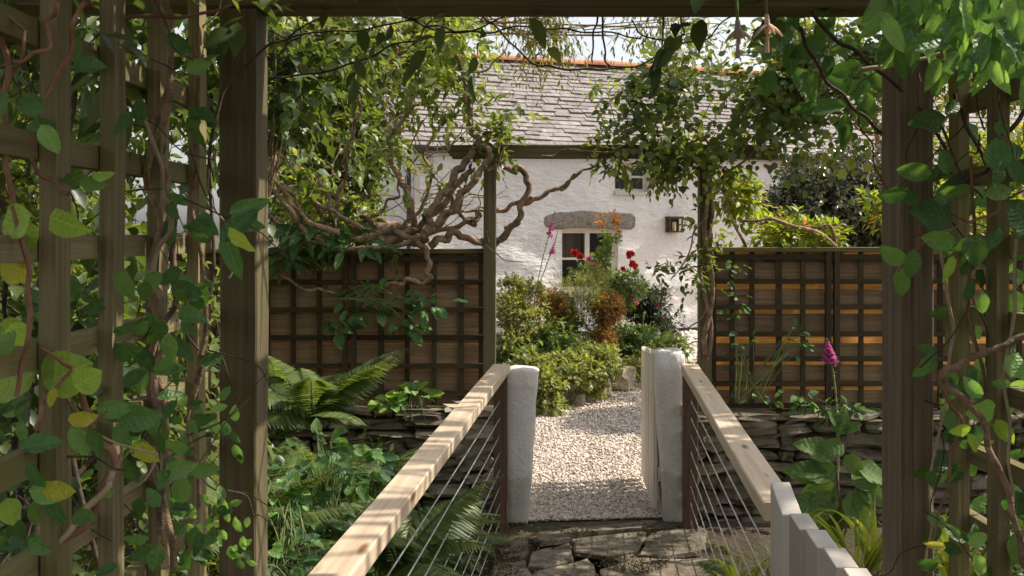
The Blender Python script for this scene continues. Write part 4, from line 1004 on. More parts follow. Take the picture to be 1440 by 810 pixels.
# tree in the sky: willow like sprays across the top
tree('willow_tree', 'fine leaved willow with hanging sprays above the cottage ridge', 'tree', (-3.6, 12.0, 0), [(-3.6, 12.0, 0), (-3.6, 12, 2), (-3.3, 11.8, 3.8), (-2.4, 11.5, 4.7)],
     [pblob(700, 20, 11, 70, 28, .4, .8), pblob(780, 30, 11, 60, 26, .4, .7), pblob(850, 50, 11, 40, 30, .3, .7), pblob(760, 62, 11, 50, 14, .3, .4), pblob(900, 20, 11, 70, 40, .4, .6), pblob(640, 10, 11, 60, 40, .5), pblob(980, 40, 11, 60, 50, .4, .5)], 260, 9, .30, .085, 'lance', L['willow'], droop=1.3, up=-.3, thr=-.05, r0=.06)

# ================================================================== CLIMBING ROSE OVER THE ARCH
cr = thing('climbing_rose', (1.2, 6.3, 0), 'dense dark leaved climbing rose over the right half of the arch beam', 'climbing plant')
for i, (pts, d, r0, r1) in enumerate([
        ([(1000, 560, 6.3), (992, 480), (1002, 400), (990, 320), (998, 260), (985, 215), (960, 195), (920, 185), (880, 205)], 6.08, .016, .008),
        ([(985, 560, 6.2), (1000, 470), (986, 380), (1003, 300), (990, 240), (1005, 200), (1040, 160), (1090, 130), (1150, 100)], 6.1, .014, .006),
        ([(990, 215), (940, 225), (900, 214), (860, 212), (800, 214), (760, 218)], 6.05, .010, .005), ([(1000, 205), (960, 165), (930, 120), (940, 70)], 6.0, .010, .004),
        ([(1010, 260), (1050, 220), (1090, 190), (1150, 170)], 6.0, .008, .004), ([(994, 300), (975, 340), (950, 385), (925, 378)], 6.0, .006, .003), ([(1000, 420), (970, 460), (955, 452)], 6.1, .005, .002), ([(998, 470), (975, 485), (960, 478)], 6.1, .005, .002)]):
    a = Acc(); a.tube(PP(pts, d), r0, r1, sides=7, per=6, wob=.03, lump=.2, seed=i); a.build('stem', M['bark'], cr)
bl = [pblob(1000, 150, 5.7, 90, 45, .35), pblob(930, 140, 5.8, 55, 45, .3, .8), pblob(1090, 120, 5.6, 80, 60, .3), pblob(960, 80, 5.8, 60, 35, .3, .7), pblob(890, 190, 5.9, 40, 18, .15, .7), pblob(1170, 80, 5.5, 80, 70, .3, .8), pblob(1080, 50, 5.6, 120, 36, .3, .6), pblob(1060, 190, 5.7, 60, 30, .2, .8), pblob(880, 120, 5.8, 30, 40, .15, .5), pblob(1150, 165, 5.6, 60, 30, .2, .5), pblob(1210, 60, 5.4, 60, 60, .3, .7), pblob(1030, 55, 5.8, 70, 26, .3, .5), pblob(960, 200, 5.8, 50, 24, .2, .8), pblob(855, 195, 5.95, 22, 14, .1, .5), pblob(862, 165, 5.9, 18, 14, .08, .4), pblob(1130, 130, 5.8, 70, 60, .25, .8), pblob(1200, 150, 5.8, 45, 55, .25, .8), pblob(1110, 185, 5.8, 40, 20, .15, .7), pblob(1010, 200, 5.9, 60, 26, .15, .8), pblob(1220, 220, 5.8, 26, 30, .15, .4)]
_, pn, td = foliage('dark_leaves', bl, 400, 5, .21, .052, 'round', L['rose'], cr, thr=.04, ns=5.5, droop=.6); twig_sticks('twigs', pn, td, .14, .003, M['stemd'], cr)
bl = [pblob(1085, 115, 5.7, 170, 95, .35, .42), pblob(925, 130, 5.85, 80, 70, .25, .32), pblob(1190, 120, 5.5, 60, 90, .25, .55), pblob(1010, 205, 5.95, 90, 18, .15, .6)]
_, pn, td = foliage('loose_leaves', bl, 420, 6, .22, .050, 'round', L['tree'], cr, thr=-.35, ns=5, droop=.7, shell=.6); twig_sticks('twigs', pn, td, .22, .003, M['stemd'], cr)
bl = [pblob(925, 236, 6.05, 26, 18, .12), pblob(950, 230, 6.05, 50, 30, .15), pblob(990, 300, 6.05, 26, 55, .12), pblob(975, 385, 6.05, 24, 30, .1, .6), pblob(920, 380, 6.0, 22, 12, .06, .5), pblob(1005, 240, 6.05, 40, 30, .12), pblob(988, 460, 6.0, 20, 25, .08, .4), pblob(868, 234, 6.05, 26, 7, .06, .5), pblob(845, 130, 6.0, 18, 40, .1, .3), pblob(850, 200, 6.0, 16, 12, .06, .4)]
_, pn, td = foliage('leaves', bl, 800, 5, .10, .050, 'leaf', L['tree'], cr, thr=-.2, ns=5, droop=.5); twig_sticks('twigs', pn, td, .12, .003, M['stemd'], cr)

# honeysuckle lime green over right fence
lh = thing('flowering_honeysuckle', (1.9, 6.45, 0), 'lime green honeysuckle with small pink flowers along the top of the right fence', 'climbing plant')
for i, (pts, d, r0, r1) in enumerate([([(1180, 355), (1160, 335), (1120, 318), (1080, 310), (1040, 312)], 6.25, .018, .008), ([(1178, 352), (1168, 320), (1140, 318), (1100, 322)], 6.3, .012, .005), ([(1178, 350), (1176, 400), (1180, 480), (1178, 560)], 6.3, .014, .014), ([(1050, 350), (1030, 310), (1020, 280), (1005, 250)], 6.3, .010, .005)]):
    a = Acc(); a.tube(PP(pts, d), r0, r1, sides=7, per=6, wob=.02, lump=.2, seed=i); a.build('stem', M['bark'], lh)
bl = [pblob(1035, 275, 6.4, 34, 30, .2), pblob(1030, 325, 6.35, 50, 24, .15), pblob(1090, 333, 6.4, 50, 16, .15), pblob(1160, 334, 6.4, 60, 14, .2), pblob(1222, 305, 6.5, 30, 34, .2, .6), pblob(1120, 308, 6.45, 24, 12, .12, .5), pblob(1180, 305, 6.45, 24, 12, .12, .4), pblob(1300, 300, 6.6, 80, 50, .25), pblob(1400, 320, 6.6, 80, 40, .25)]
bl += [pblob(1030, 420, 6.6, 50, 70, .12), pblob(1030, 520, 6.6, 50, 50, .12), pblob(1085, 480, 6.6, 24, 90, .1, .5), pblob(1170, 440, 6.62, 14, 60, .08, .5)]  # unseen leaves added behind the fence to block the glow there
foliage('leaves', bl, 1300, 5, .10, .058, 'leaf', L['lime'], lh, thr=-.25, ns=5, droop=.35)
Pn, Dn = blob_pts(bl, 60, shell=.2, thr=-.4); k = Dn[:, 1] < .3
(Vv, Fv), _ = twigs(Pn[k][:260], Dn[k][:260], 5, .03, .03, 'lance', up=.4, droop=-.2); link('flowers', npmesh('flowers', Vv, Fv, L['petal_pale']), lh)['kind'] = 'stuff'

tree('holly_bush', 'large rounded holly bush with glossy dark leaves beyond the right fence', 'bush', (3.0, 9.6, 0), [(3.0, 9.6, 0), (3.0, 9.6, .9), (3.0, 9.6, 1.8)],
     [pblob(1180, 285, 9.5, 104, 86, .8), pblob(1125, 305, 9.4, 56, 66, .5), pblob(1250, 300, 9.4, 90, 70, .6)], 1100, 5, .08, .06, 'leaf', L['holly'], droop=.2, thr=-.9, shell=.28, r0=.06)
tree('shrub', 'yellow green shrub seen through the right trellis panel', 'shrub', (4.2, 9.8, 0), [(4.2, 9.8, 0), (4.2, 9.8, .9), (4.2, 9.8, 1.8)],
     [pblob(1360, 300, 9, 90, 90, .6), pblob(1420, 230, 9, 80, 60, .6), pblob(1330, 220, 9.2, 60, 40, .4, .5)], 420, 5, .14, .08, 'leaf', L['lime'], droop=.4, thr=-.1, r0=.05)
tree('tree', 'spreading tree behind the right pergola post reaching over the roofs', 'tree', (4.4, 12.5, 0), [(4.4, 12.5, 0), (4.4, 12.5, 1.8), (4.2, 12.4, 3.0)],
     [pblob(1200, 60, 11.5, 90, 60, .7, .7), pblob(1300, 90, 11.5, 110, 70, .8, .8), pblob(1110, 40, 11.5, 90, 40, .6, .6), pblob(1420, 60, 11, 110, 100, .8, .8)], 200, 6, .22, .11, 'leaf', L['tree'], droop=.5, thr=.0, r0=.09)

# ================================================================== FLOWER BED
def shrub(name, label, cat, base, blobs, dens, per, tl, ls, tmpl, mat, stems=8, stem_mat='stemd', group=None, sr=.006, **k):
    t = thing(name, base, label, cat, group)
    a = Acc(); rr = random.Random(int(abs(base[0] * 77 + base[1] * 13)))
    for i in range(stems):
        b = blobs[i % len(blobs)]; e = Vector(b[:3]) + Vector((rr.uniform(-.6, .6) * b[3], rr.uniform(-.5, .5) * b[4], rr.uniform(-.2, .7) * b[5])); s = Vector(base) + Vector((rr.uniform(-.05, .05), rr.uniform(-.05, .05), 0))
        a.tube([s, s.lerp(e, .5) + Vector((rr.uniform(-.05, .05), 0, .03)), e], sr, sr * .4, sides=5, per=4, wob=.02, seed=i)
    a.build('stems', M[stem_mat], t)
    foliage('leaves', blobs, dens, per, tl, ls, tmpl, mat, t, **k); return t
shrub('shrub', 'light green feathery shrub left in the flower bed behind the left pillar', 'shrub', (-.02, 10.6, 0), [pblob(725, 440, 10.5, 32, 38, .25), pblob(748, 425, 10.6, 26, 32, .2), pblob(715, 480, 10.3, 22, 25, .2, .5), pblob(722, 405, 10.7, 20, 18, .15, .7)], 1950, 6, .07, 0.046, 'small', L['feather'], 10, 'straw', thr=-.25, ns=6, up=.7)
shrub('clipped_shrub', 'coppery brown clipped shrub left of the feathery green one', 'shrub', (.5, 11.0, 0), [pblob(790, 445, 11, 30, 36, .25), pblob(775, 425, 11.1, 22, 20, .2)], 3600, 5, .045, 0.035, 'small', L['copper'], 6, thr=-.7, up=.6)
shrub('clipped_shrub', 'coppery brown clipped shrub on the right, hanging over bare twigs', 'shrub', (.95, 11.0, 0), [pblob(855, 435, 10.9, 28, 24, .25), pblob(850, 475, 10.8, 22, 24, .2, .8)], 3600, 5, .045, 0.035, 'small', L['copper'], 8, 'straw', thr=-.7, up=.6)
shrub('tall_herb', 'feathery green herb with upright spires in front of the window', 'plant', (.78, 10.8, 0), [pblob(822, 425, 10.8, 24, 42, .18), pblob(806, 470, 10.6, 36, 30, .2), pblob(838, 400, 11, 22, 26, .15, .7), pblob(790, 405, 10.9, 16, 14, .1, .6)], 2250, 7, .10, 0.046, 'needle', L['feather'], 14, 'stemg', thr=-.3, up=1.4, spread=.45)
shrub('yew_bush', 'low dark green spreading bush under the lantern', 'bush', (1.75, 12.8, 0), [pblob(915, 430, 12.6, 40, 28, .35), pblob(890, 415, 12.5, 26, 24, .3), pblob(935, 455, 12.4, 32, 22, .3)], 1950, 6, .09, 0.049, 'small', L['yew'], 8, thr=-.4, up=.2)
shrub('ground_cover', 'bright green leafy clump at the edge of the gravel path', 'plant', (.55, 9.9, 0), [pblob(800, 520, 9.9, 48, 26, .3), pblob(765, 545, 9.6, 30, 28, .25), pblob(840, 505, 10.1, 36, 20, .25), pblob(745, 520, 9.8, 24, 30, .2), pblob(775, 572, 9.4, 24, 12, .15, .6)], 1350, 5, .07, 0.065, 'leaf', L['bedlite'], 8, 'stemg', thr=-.5, up=.6)
shrub('ground_cover', 'dark leafy filling between the shrubs of the flower bed', 'plant', (.6, 11.4, 0), [pblob(790, 490, 10.6, 80, 40, .4), pblob(880, 490, 11.6, 50, 40, .4), pblob(720, 510, 10.4, 40, 45, .3), pblob(930, 490, 12.4, 40, 28, .3)], 1050, 5, .08, 0.068, 'leaf', L['ground'], 8, 'stemd', thr=-.6, up=.5)
shrub('ground_cover', 'low straggling mixed plants along the path edge by the pale stones', 'plant', (1.1, 10.9, 0), [pblob(860, 530, 10.6, 30, 14, .25), pblob(885, 520, 11, 26, 16, .2), pblob(905, 505, 11.4, 22, 20, .25), pblob(835, 545, 10.2, 24, 9, .2)], 1650, 5, .06, 0.047, 'leaf', L['feather'], 6, 'straw', thr=-.2, up=.7)
# roses
rb = thing('rose_bush', (1.0, 11.6, 0), 'rose bush with red blooms and orange young leaves in front of the cottage window', 'bush')
a = Acc()
for i, pts in enumerate([[(850, 470), (846, 400), (852, 350), (858, 300)], [(852, 470), (870, 420), (885, 385), (887, 360)], [(850, 470), (838, 420), (822, 380), (808, 358)], [(852, 460), (880, 430), (905, 400), (900, 385)], [(850, 460), (840, 400), (832, 370), (828, 372)]]):
    a.tube(PP(pts, 11.5), .007, .003, sides=5, per=4, wob=.02, seed=i)
a.build('stems', M['stemg'], rb)
foliage('leaves', [pblob(850, 400, 11.5, 30, 26, .2), pblob(880, 400, 11.5, 28, 22, .2), pblob(845, 355, 11.5, 14, 26, .12), pblob(825, 385, 11.5, 20, 18, .15), pblob(895, 425, 11.6, 22, 20, .15), pblob(858, 335, 11.5, 12, 12, .08)], 800, 5, .08, .055, 'leaf', L['ground'], rb, thr=-.2, ns=6)
foliage('young_leaves', [pblob(842, 314, 11.4, 9, 8, .06), pblob(860, 312, 11.4, 14, 12, .07), pblob(866, 318, 11.4, 8, 8, .05), pblob(838, 378, 11.4, 6, 5, .04)], 420, 4, .05, .055, 'leaf', L['petal_orange'], rb, thr=-1, up=.5)
def bloom(px, py, d, r, matn, parent):
    c = P(px, py, d); pos = []; dr = []; nm = []; sz = []
    for k in range(34):
        u = norm(rng.normal(size=(1, 3)))[0]; pos.append(np.array(c) + u * r * .35 * rng.random()); dr.append(u + np.array([0, -.2, .25])); nm.append(np.cross(u, rng.normal(size=3)) + np.array([0, 0, .4])); sz.append(r * (.7 + .4 * rng.random()))
    V, Fc = place_leaves(np.array(pos), np.array(dr), np.array(nm), np.array(sz), 'round'); return link('bloom', npmesh('bloom', V, Fc, L[matn]), parent)
for px, py, r in ((886, 357, .048), (890, 371, .048), (893, 375, .038), (808, 357, .05), (816, 361, .04), (876, 378, .03), (925, 428, .02)): bloom(px, py, 11.35, r, 'petal_red', rb)
for px, py, r in ((828, 366, .04), (833, 371, .03), (895, 427, .03), (890, 418, .025)): bloom(px, py, 11.35, r, 'petal_pink', rb)

def foxglove(label, base, pts, d, px_tip, bell0, bell1, n, bs, leaves=None):
    t = thing('foxglove', base, label, 'flower')
    a = Acc(); pp = PP(pts, d); a.tube(pp, .006 if d > 8 else .007, .003, sides=6, per=5, wob=.008); a.build('stem', M['stemg'], t)
    path = catmull(pp, 8); m = len(path)
    for k in range(n):
        f = bell0 + (bell1 - bell0) * k / n; c = path[min(m - 1, int(f * (m - 1)))]
        ang = k * 2.4; out = Vector((math.cos(ang), math.sin(ang) - .5, -.75)).normalized(); s = bs * (1.15 - .92 * k / n)
        V = []; Fc = []; X = out.orthogonal().normalized(); Yv = out.cross(X)
        for j, (tt, rr_) in enumerate(((0, .12), (.25, .26), (.75, .33), (1.0, .48))):
            for q in range(7):
                an = q / 7 * 6.283; V.append(c + out * tt * s + (X * math.cos(an) + Yv * math.sin(an)) * rr_ * s)
        for j in range(3):
            for q in range(7): Fc.append((j * 7 + q, j * 7 + (q + 1) % 7, (j + 1) * 7 + (q + 1) % 7, (j + 1) * 7 + q))
        link('bell', pymesh('bell', V, Fc, L['petal_purple'], True), t)
    a = Acc(); rr = random.Random(3)
    for k in range(26):   # green buds and seed pods
        f = rr.uniform(.45, bell0) if k > 6 else rr.uniform(bell1, .99); c = path[int(f * (m - 1))]; dd = Vector((rr.uniform(-1, 1), rr.uniform(-1, 1), .3)).normalized(); s = bs * .35
        a.tube([c, c + dd * s * .6, c + dd * s], s * .18, s * .32, sides=5, per=2)
    a.build('pods', M['stemg'], t); return t
foxglove('taller purple foxglove against the white wall left of the cottage window', (.25, 11.2, 0), [(745, 500), (752, 420), (762, 370), (772, 330), (781, 296)], 11.2, 0, .78, .98, 26, .036)
foxglove('shorter bent purple foxglove beside the taller one by the cottage wall', (.3, 11.3, 0), [(748, 500), (757, 410), (768, 375), (777, 350), (785, 324)], 11.3, 0, .72, .90, 16, .034)
fg = foxglove('pink foxglove in flower against the right fence', tuple(P(1178, 735, 5.4)), [(1176, 735), (1178, 640), (1176, 580), (1173, 530), (1166, 498), (1163, 476)], 5.4, 0, .77, .995, 40, .036)

def rockthing(px, py, d, w_, h_, label, seed, mat='palestone', name='stone'):
    c = P(px, py, d); o = link(name, rock_mesh(w_, w_ * .7, h_, seed, M[mat], .2), None, Matrix.Translation(c) @ Matrix.Rotation(seed, 4, 'Z')); meta(o, label, 'stone', 'stones edging the flower bed'); return o
rockthing(806, 566, 10.0, .20, .17, 'squared brown stone at the front edge of the flower bed', 3)
rockthing(822, 560, 10.2, .13, .24, 'upright pale stone next to the squared one in the bed edge', 7)
rockthing(842, 546, 10.5, .30, .20, 'wide pale stone half covered by plants on the bed edge', 11)
rockthing(868, 530, 10.9, .32, .22, 'pale rock among straggling plants at the far end of the bed edge', 15)
rockthing(812, 579, 9.8, .16, .07, 'small flat stone lying on the gravel below the bed', 19)

# ================================================================== FERNS
def frond_mesh(seed, n=30, ln=1.0):
    rr = random.Random(seed); pos = []; dr = []; nm = []; sz = []; c = []
    arch_ = rr.uniform(.5, .9)
    for i in range(n + 1):
        t = i / n; c.append(Vector((0, t * (1 - .12 * arch_ * t), .45 * t - .62 * arch_ * t * t)))
    for i in range(1, n):
        t = i / n; T = (c[i + 1] - c[i - 1]).normalized(); w_ = .24 * math.sin(math.pi * min(1, (t * .93 + .07)) ** .75) + .015
        for s_ in (-1, 1):
            Sd = (Vector((s_, 0, 0)) + T * .45 + Vector((0, 0, -.12))).normalized(); Nn = Sd.cross(T) * (-s_) 
            pos.append(c[i]); dr.append(Sd); nm.append(Vector((0, 0, 1)) + Vector((rr.uniform(-.2, .2), rr.uniform(-.2, .2), 0))); sz.append(w_ * rr.uniform(.93, 1.07))
    V, Fc = place_leaves(np.array(pos), np.array(dr), np.array(nm), np.array(sz), 'pinna')
    tv, tf = tube_geo(c[::5], .007, .002, sides=3, per=3)
    V = np.concatenate([V, np.array([tuple(v) for v in tv])]); o = len(V) - len(tv)
    tt = [(a + o, b + o, c_ + o) for a, b, c_, d_ in tf] + [(a + o, c_ + o, d_ + o) for a, b, c_, d_ in tf]
    return npmesh('frond', V, np.concatenate([Fc, np.array(tt)]), L['fern'])
FR = [frond_mesh(i) for i in range(4)]
def fern(base, ln, n, label, az0=0, az1=360, el=(25, 65), seed=0, group='ferns'):
    t = thing('fern', base, label, 'fern', group); rr = random.Random(seed)
    for i in range(n):
        az = R(az0 + (az1 - az0) * (i + rr.uniform(0, .8)) / n); e = R(rr.uniform(*el)); s = ln * rr.uniform(.75, 1.15)
        Mx = Matrix.Translation(base) @ Matrix.Rotation(az, 4, 'Z') @ Matrix.Rotation(e - R(22), 4, 'X') @ Matrix.Rotation(rr.uniform(-.4, .4), 4, 'Y') @ Matrix.Scale(s, 4)
        link('frond', FR[(i + seed) % 4], t, Mx)
    return t
fern(tuple(P(390, 700, 4.5)), .50, 16, 'large fern with long arching sunlit fronds beside the left pergola post', 0, 360, (5, 42), 1)
fern(tuple(P(440, 590, 5.2)), .60, 12, 'fern with upright dark fronds against the left fence', 0, 360, (20, 60), 2)
fern(tuple(P(505, 700, 4.6)), .50, 12, 'fern in front of the dry stone wall left of the handrail', 0, 360, (15, 60), 3)
fern(tuple(P(590, 760, 4.6)), .40, 14, 'fern spreading beneath the left handrail cables', 0, 360, (10, 55), 4)
fern(tuple(P(655, 760, 5.3)), .24, 9, 'small fern at the foot of the left rail post', 0, 360, (10, 50), 5)
fern(tuple(P(560, 800, 3.9)), .50, 12, 'fern low down beneath the near part of the left handrail', 0, 360, (15, 60), 6)
fern(tuple(P(390, 590, 5.4)), .42, 9, 'shaded fern rising against the left fence next to the pergola post', 0, 360, (40, 80), 7)
fern(tuple(P(918, 500, 11.9)), .50, 12, 'bright green fern at the right end of the flower bed', 0, 360, (40, 75), 8)
fern(tuple(P(1050, 830, 4.2)), .26, 8, 'little fern under the right handrail cables', 0, 360, (20, 60), 9)
fern(tuple(P(330, 760, 3.6)), .45, 9, 'dark fern behind the foot of the left pergola post', 0, 360, (20, 60), 10)

# low plants at left: hand-sized leaves
def leafclump(name, label, base, blobs, n, lmin, lmax, kind, mats, cat='plant', stemmat='stemg', upn=.5):
    """a plant whose leaves are large enough to be single parts"""
    t = thing(name, base, label, cat); rr = random.Random(int(abs(base[0]) * 100 + n)); a = Acc()
    for i in range(n):
        b = blobs[i % len(blobs)]; d = Vector((rr.gauss(0, 1), rr.gauss(0, 1), rr.gauss(0, 1))).normalized()
        p = Vector(b[:3]) + Vector((d.x * b[3], d.y * b[4], d.z * b[5])) * rr.random() ** .5
        D = (Vector((d.x, d.y - .3, d.z * .5 + rr.uniform(-.7, .3)))).normalized(); Nv = (Vector((0, -.5, upn + .3)) + Vector((rr.gauss(0, .35), rr.gauss(0, .35), rr.gauss(0, .35)))).normalized()
        X = D.cross(Nv).normalized(); Nv = X.cross(D); s = rr.uniform(lmin, lmax)
        Mx = Matrix((X * s, D * s, Nv * s)).transposed().to_4x4(); Mx.translation = p
        link('leaf', hero(kind, rr.choice(mats), rr.randint(0, 3)), t, Mx)
        if i % 2 == 0: s0 = Vector(base) + Vector((rr.uniform(-.1, .1), rr.uniform(-.05, .05), 0)); a.tube([s0, s0.lerp(p, .6) + Vector((0, 0, .04)), p], .003, .0015, sides=4, per=3, wob=.01)
    a.build('stems', M[stemmat], t); return t
leafclump('broadleaf_plant', 'broad leaved green plant between the large fern and the handrail', tuple(P(455, 800, 4.0)), [pblob(440, 650, 4.1, 60, 40, .2), pblob(410, 720, 3.9, 50, 50, .2), pblob(470, 730, 4.0, 60, 45, .2), pblob(500, 660, 4.3, 45, 40, .2)], 170, .05, .095, 'broadp', ['hero', 'herodark', 'herodark', 'hosta'])
leafclump('broadleaf_plant', 'bright leafy plant growing on top of the left stone wall', tuple(P(580, 590, 6.0)), [pblob(580, 555, 6.05, 32, 12, .08), pblob(548, 565, 6.0, 16, 10, .06)], 46, .05, .09, 'oval', ['herobright', 'herobright', 'herolite'])
leafclump('broadleaf_plant', 'shaded leafy plant hanging over the middle of the left fence', tuple(P(500, 420, 6.0)), [pblob(520, 420, 6.0, 50, 26, .06), pblob(470, 450, 6.0, 30, 20, .06), pblob(560, 450, 6.0, 40, 20, .06), pblob(600, 420, 6.02, 40, 20, .05)], 75, .06, .11, 'oval', ['hero', 'herodark'])
leafclump('broadleaf_plant', 'dark leaves hanging over the top of the left fence beside the pergola post', tuple(P(440, 380, 6.1)), [pblob(430, 335, 6.0, 50, 16, .12), pblob(500, 345, 6.0, 50, 12, .1), pblob(400, 360, 6.0, 26, 20, .08), pblob(470, 320, 6.1, 60, 14, .12)], 120, .07, .13, 'pointed', ['herodark', 'herodark', 'hero'])
leafclump('ground_cover', 'dark low leaves at the very foot of the left pergola post', tuple(P(400, 840, 3.3)), [pblob(400, 790, 3.3, 50, 35, .2), pblob(470, 800, 3.4, 50, 30, .2), pblob(395, 700, 3.6, 30, 40, .15)], 110, .04, .075, 'oval', ['hero', 'herodark', 'herobright'])
shrub('ground_cover', 'small leaved dark green plants covering the left bank below the ferns', 'plant', (-.8, 4.6, -.3), [(-1.0, 4.6, .1, .7, .7, .45), (-.5, 4.2, -.2, .45, .6, .35), (-1.2, 5.4, .3, .7, .4, .35), (-.45, 5.3, -.1, .3, .4, .3), (-.9, 3.5, -.1, .5, .5, .4), (-.2, 3.3, -.45, .3, .8, .25), (-.35, 5.2, .05, .18, .3, .2, .8), (-.7, 5.5, .25, .3, .2, .3), (-.45, 4.8, .05, .25, .3, .3)], 420, 6, .11, .05, 'leaf', L['ground'], 14, 'stemg', thr=-.3, ns=4)
shrub('ground_cover', 'dark undergrowth filling the ditch right of the footbridge', 'plant', (1.6, 4.6, -.6), [(1.6, 4.8, -.35, .7, .7, .3), (2.2, 4.4, -.1, .7, .7, .45), (1.2, 4.0, -.5, .3, .6, .25), (2.6, 5.3, .0, .6, .4, .4)], 330, 6, .11, .05, 'leaf', L['treed'], 12, 'stemg', thr=-.3, ns=4)

# big leaved plant by the right handrail (foxglove rosette and lily like straps)
hp = thing('broadleaf_plant', tuple(P(1185, 760, 4.9)), 'tall plant with large pointed leaves in front of the right stone wall', 'plant')
for i, pts in enumerate([[(1182, 770), (1180, 700), (1176, 650), (1180, 610)], [(1184, 770), (1200, 700), (1206, 680)], [(1182, 760), (1160, 700), (1150, 690)]]):
    tube_obj('stem', PP(pts, 4.9), .006, .003, M['stemr'], hp, sides=6)
for px, py, l, an, tl in [(1180, 612, 40, 80, 20), (1186, 625, 48, 200, 30), (1188, 640, 42, -50, 10), (1196, 680, 60, 5, 40), (1200, 690, 62, -50, 25), (1196, 690, 70, -70, 0), (1178, 660, 66, 190, 30), (1172, 668, 70, 175, 45), (1176, 680, 64, 215, 20), (1168, 690, 60, 240, 10), (1180, 700, 60, -95, 0), (1172, 640, 58, 160, 35), (1186, 605, 28, 20, 10), (1206, 660, 60, -15, 35), (1210, 680, 50, -40, 20), (1176, 720, 62, -110, 0), (1150, 700, 50, 200, 10), (1180, 600, 30, 120, 15)]:
    hleaf(hp, px, py, 4.9, l, an, 'broadp', 'hosta', tl)
leafclump('broadleaf_plant', 'small leafy sprigs on top of the right stone wall under the foxglove', tuple(P(1165, 600, 5.95)), [pblob(1160, 572, 5.95, 30, 14, .06), pblob(1128, 560, 5.95, 14, 14, .05), pblob(1200, 575, 5.95, 22, 8, .05), pblob(1080, 560, 6.0, 40, 14, .05)], 44, .04, .075, 'oval', ['hosta', 'hero', 'herodark'])
leafclump('broadleaf_plant', 'dark sprigs clinging to the left part of the right fence', tuple(P(1050, 560, 6.05)), [pblob(1050, 500, 6.1, 30, 40, .04), pblob(1040, 430, 6.1, 25, 30, .04), pblob(1120, 480, 6.1, 20, 30, .04), pblob(1020, 380, 6.1, 30, 20, .04)], 60, .035, .06, 'oval', ['herodark', 'hero'])
def strap_plant(name, label, px, py, d, n, hpx, seed, spread=1.0):
    base = P(px, py, d); t = thing(name, tuple(base), label, 'plant'); rr = random.Random(seed); s = hpx / F * d
    for i in range(n):
        an = rr.uniform(0, 6.28); out = Vector((math.cos(an), math.sin(an) * .6, 0)) * spread; l = s * rr.uniform(.6, 1.15); b0 = base + out * rr.uniform(0, .03)
        c = [b0 + out * l * .55 * (u ** 1.5) + Vector((0, 0, l * (u * 1.05 - .55 * u ** 3))) for u in [k / 7 for k in range(8)]]
        side = Vector((-out.y, out.x, 0)).normalized() * .5 + Vector((.6, 0, 0)); side.normalize(); V = []; Fc = []
        for k, p in enumerate(c):
            w_ = .011 * (1 - (k / 7) ** 2) + .001; V += [p - side * w_, p + Vector((0, .004, -.003)), p + side * w_]
        for k in range(7): Fc += [(3 * k, 3 * k + 1, 3 * k + 4, 3 * k + 3), (3 * k + 1, 3 * k + 2, 3 * k + 5, 3 * k + 4)]
        link('leaf', pymesh('leaf', V, Fc, L['grass'], True), t)
    return t
strap_plant('strap_leaf_plant', 'sunlit clump of bright strap leaves right behind the near picket gate', 1205, 840, 3.6, 34, 170, 2)
strap_plant('strap_leaf_plant', 'dark strap leaves rising in front of the right pergola post', 1230, 800, 4.2, 14, 150, 3)
strap_plant('strap_leaf_plant', 'clump of pale strap leaves behind the right handrail cables', 1040, 850, 3.9, 16, 130, 4)
strap_plant('strap_leaf_plant', 'strap leaves at the foot of the right trellis panel', 1350, 850, 3.3, 24, 180, 5)

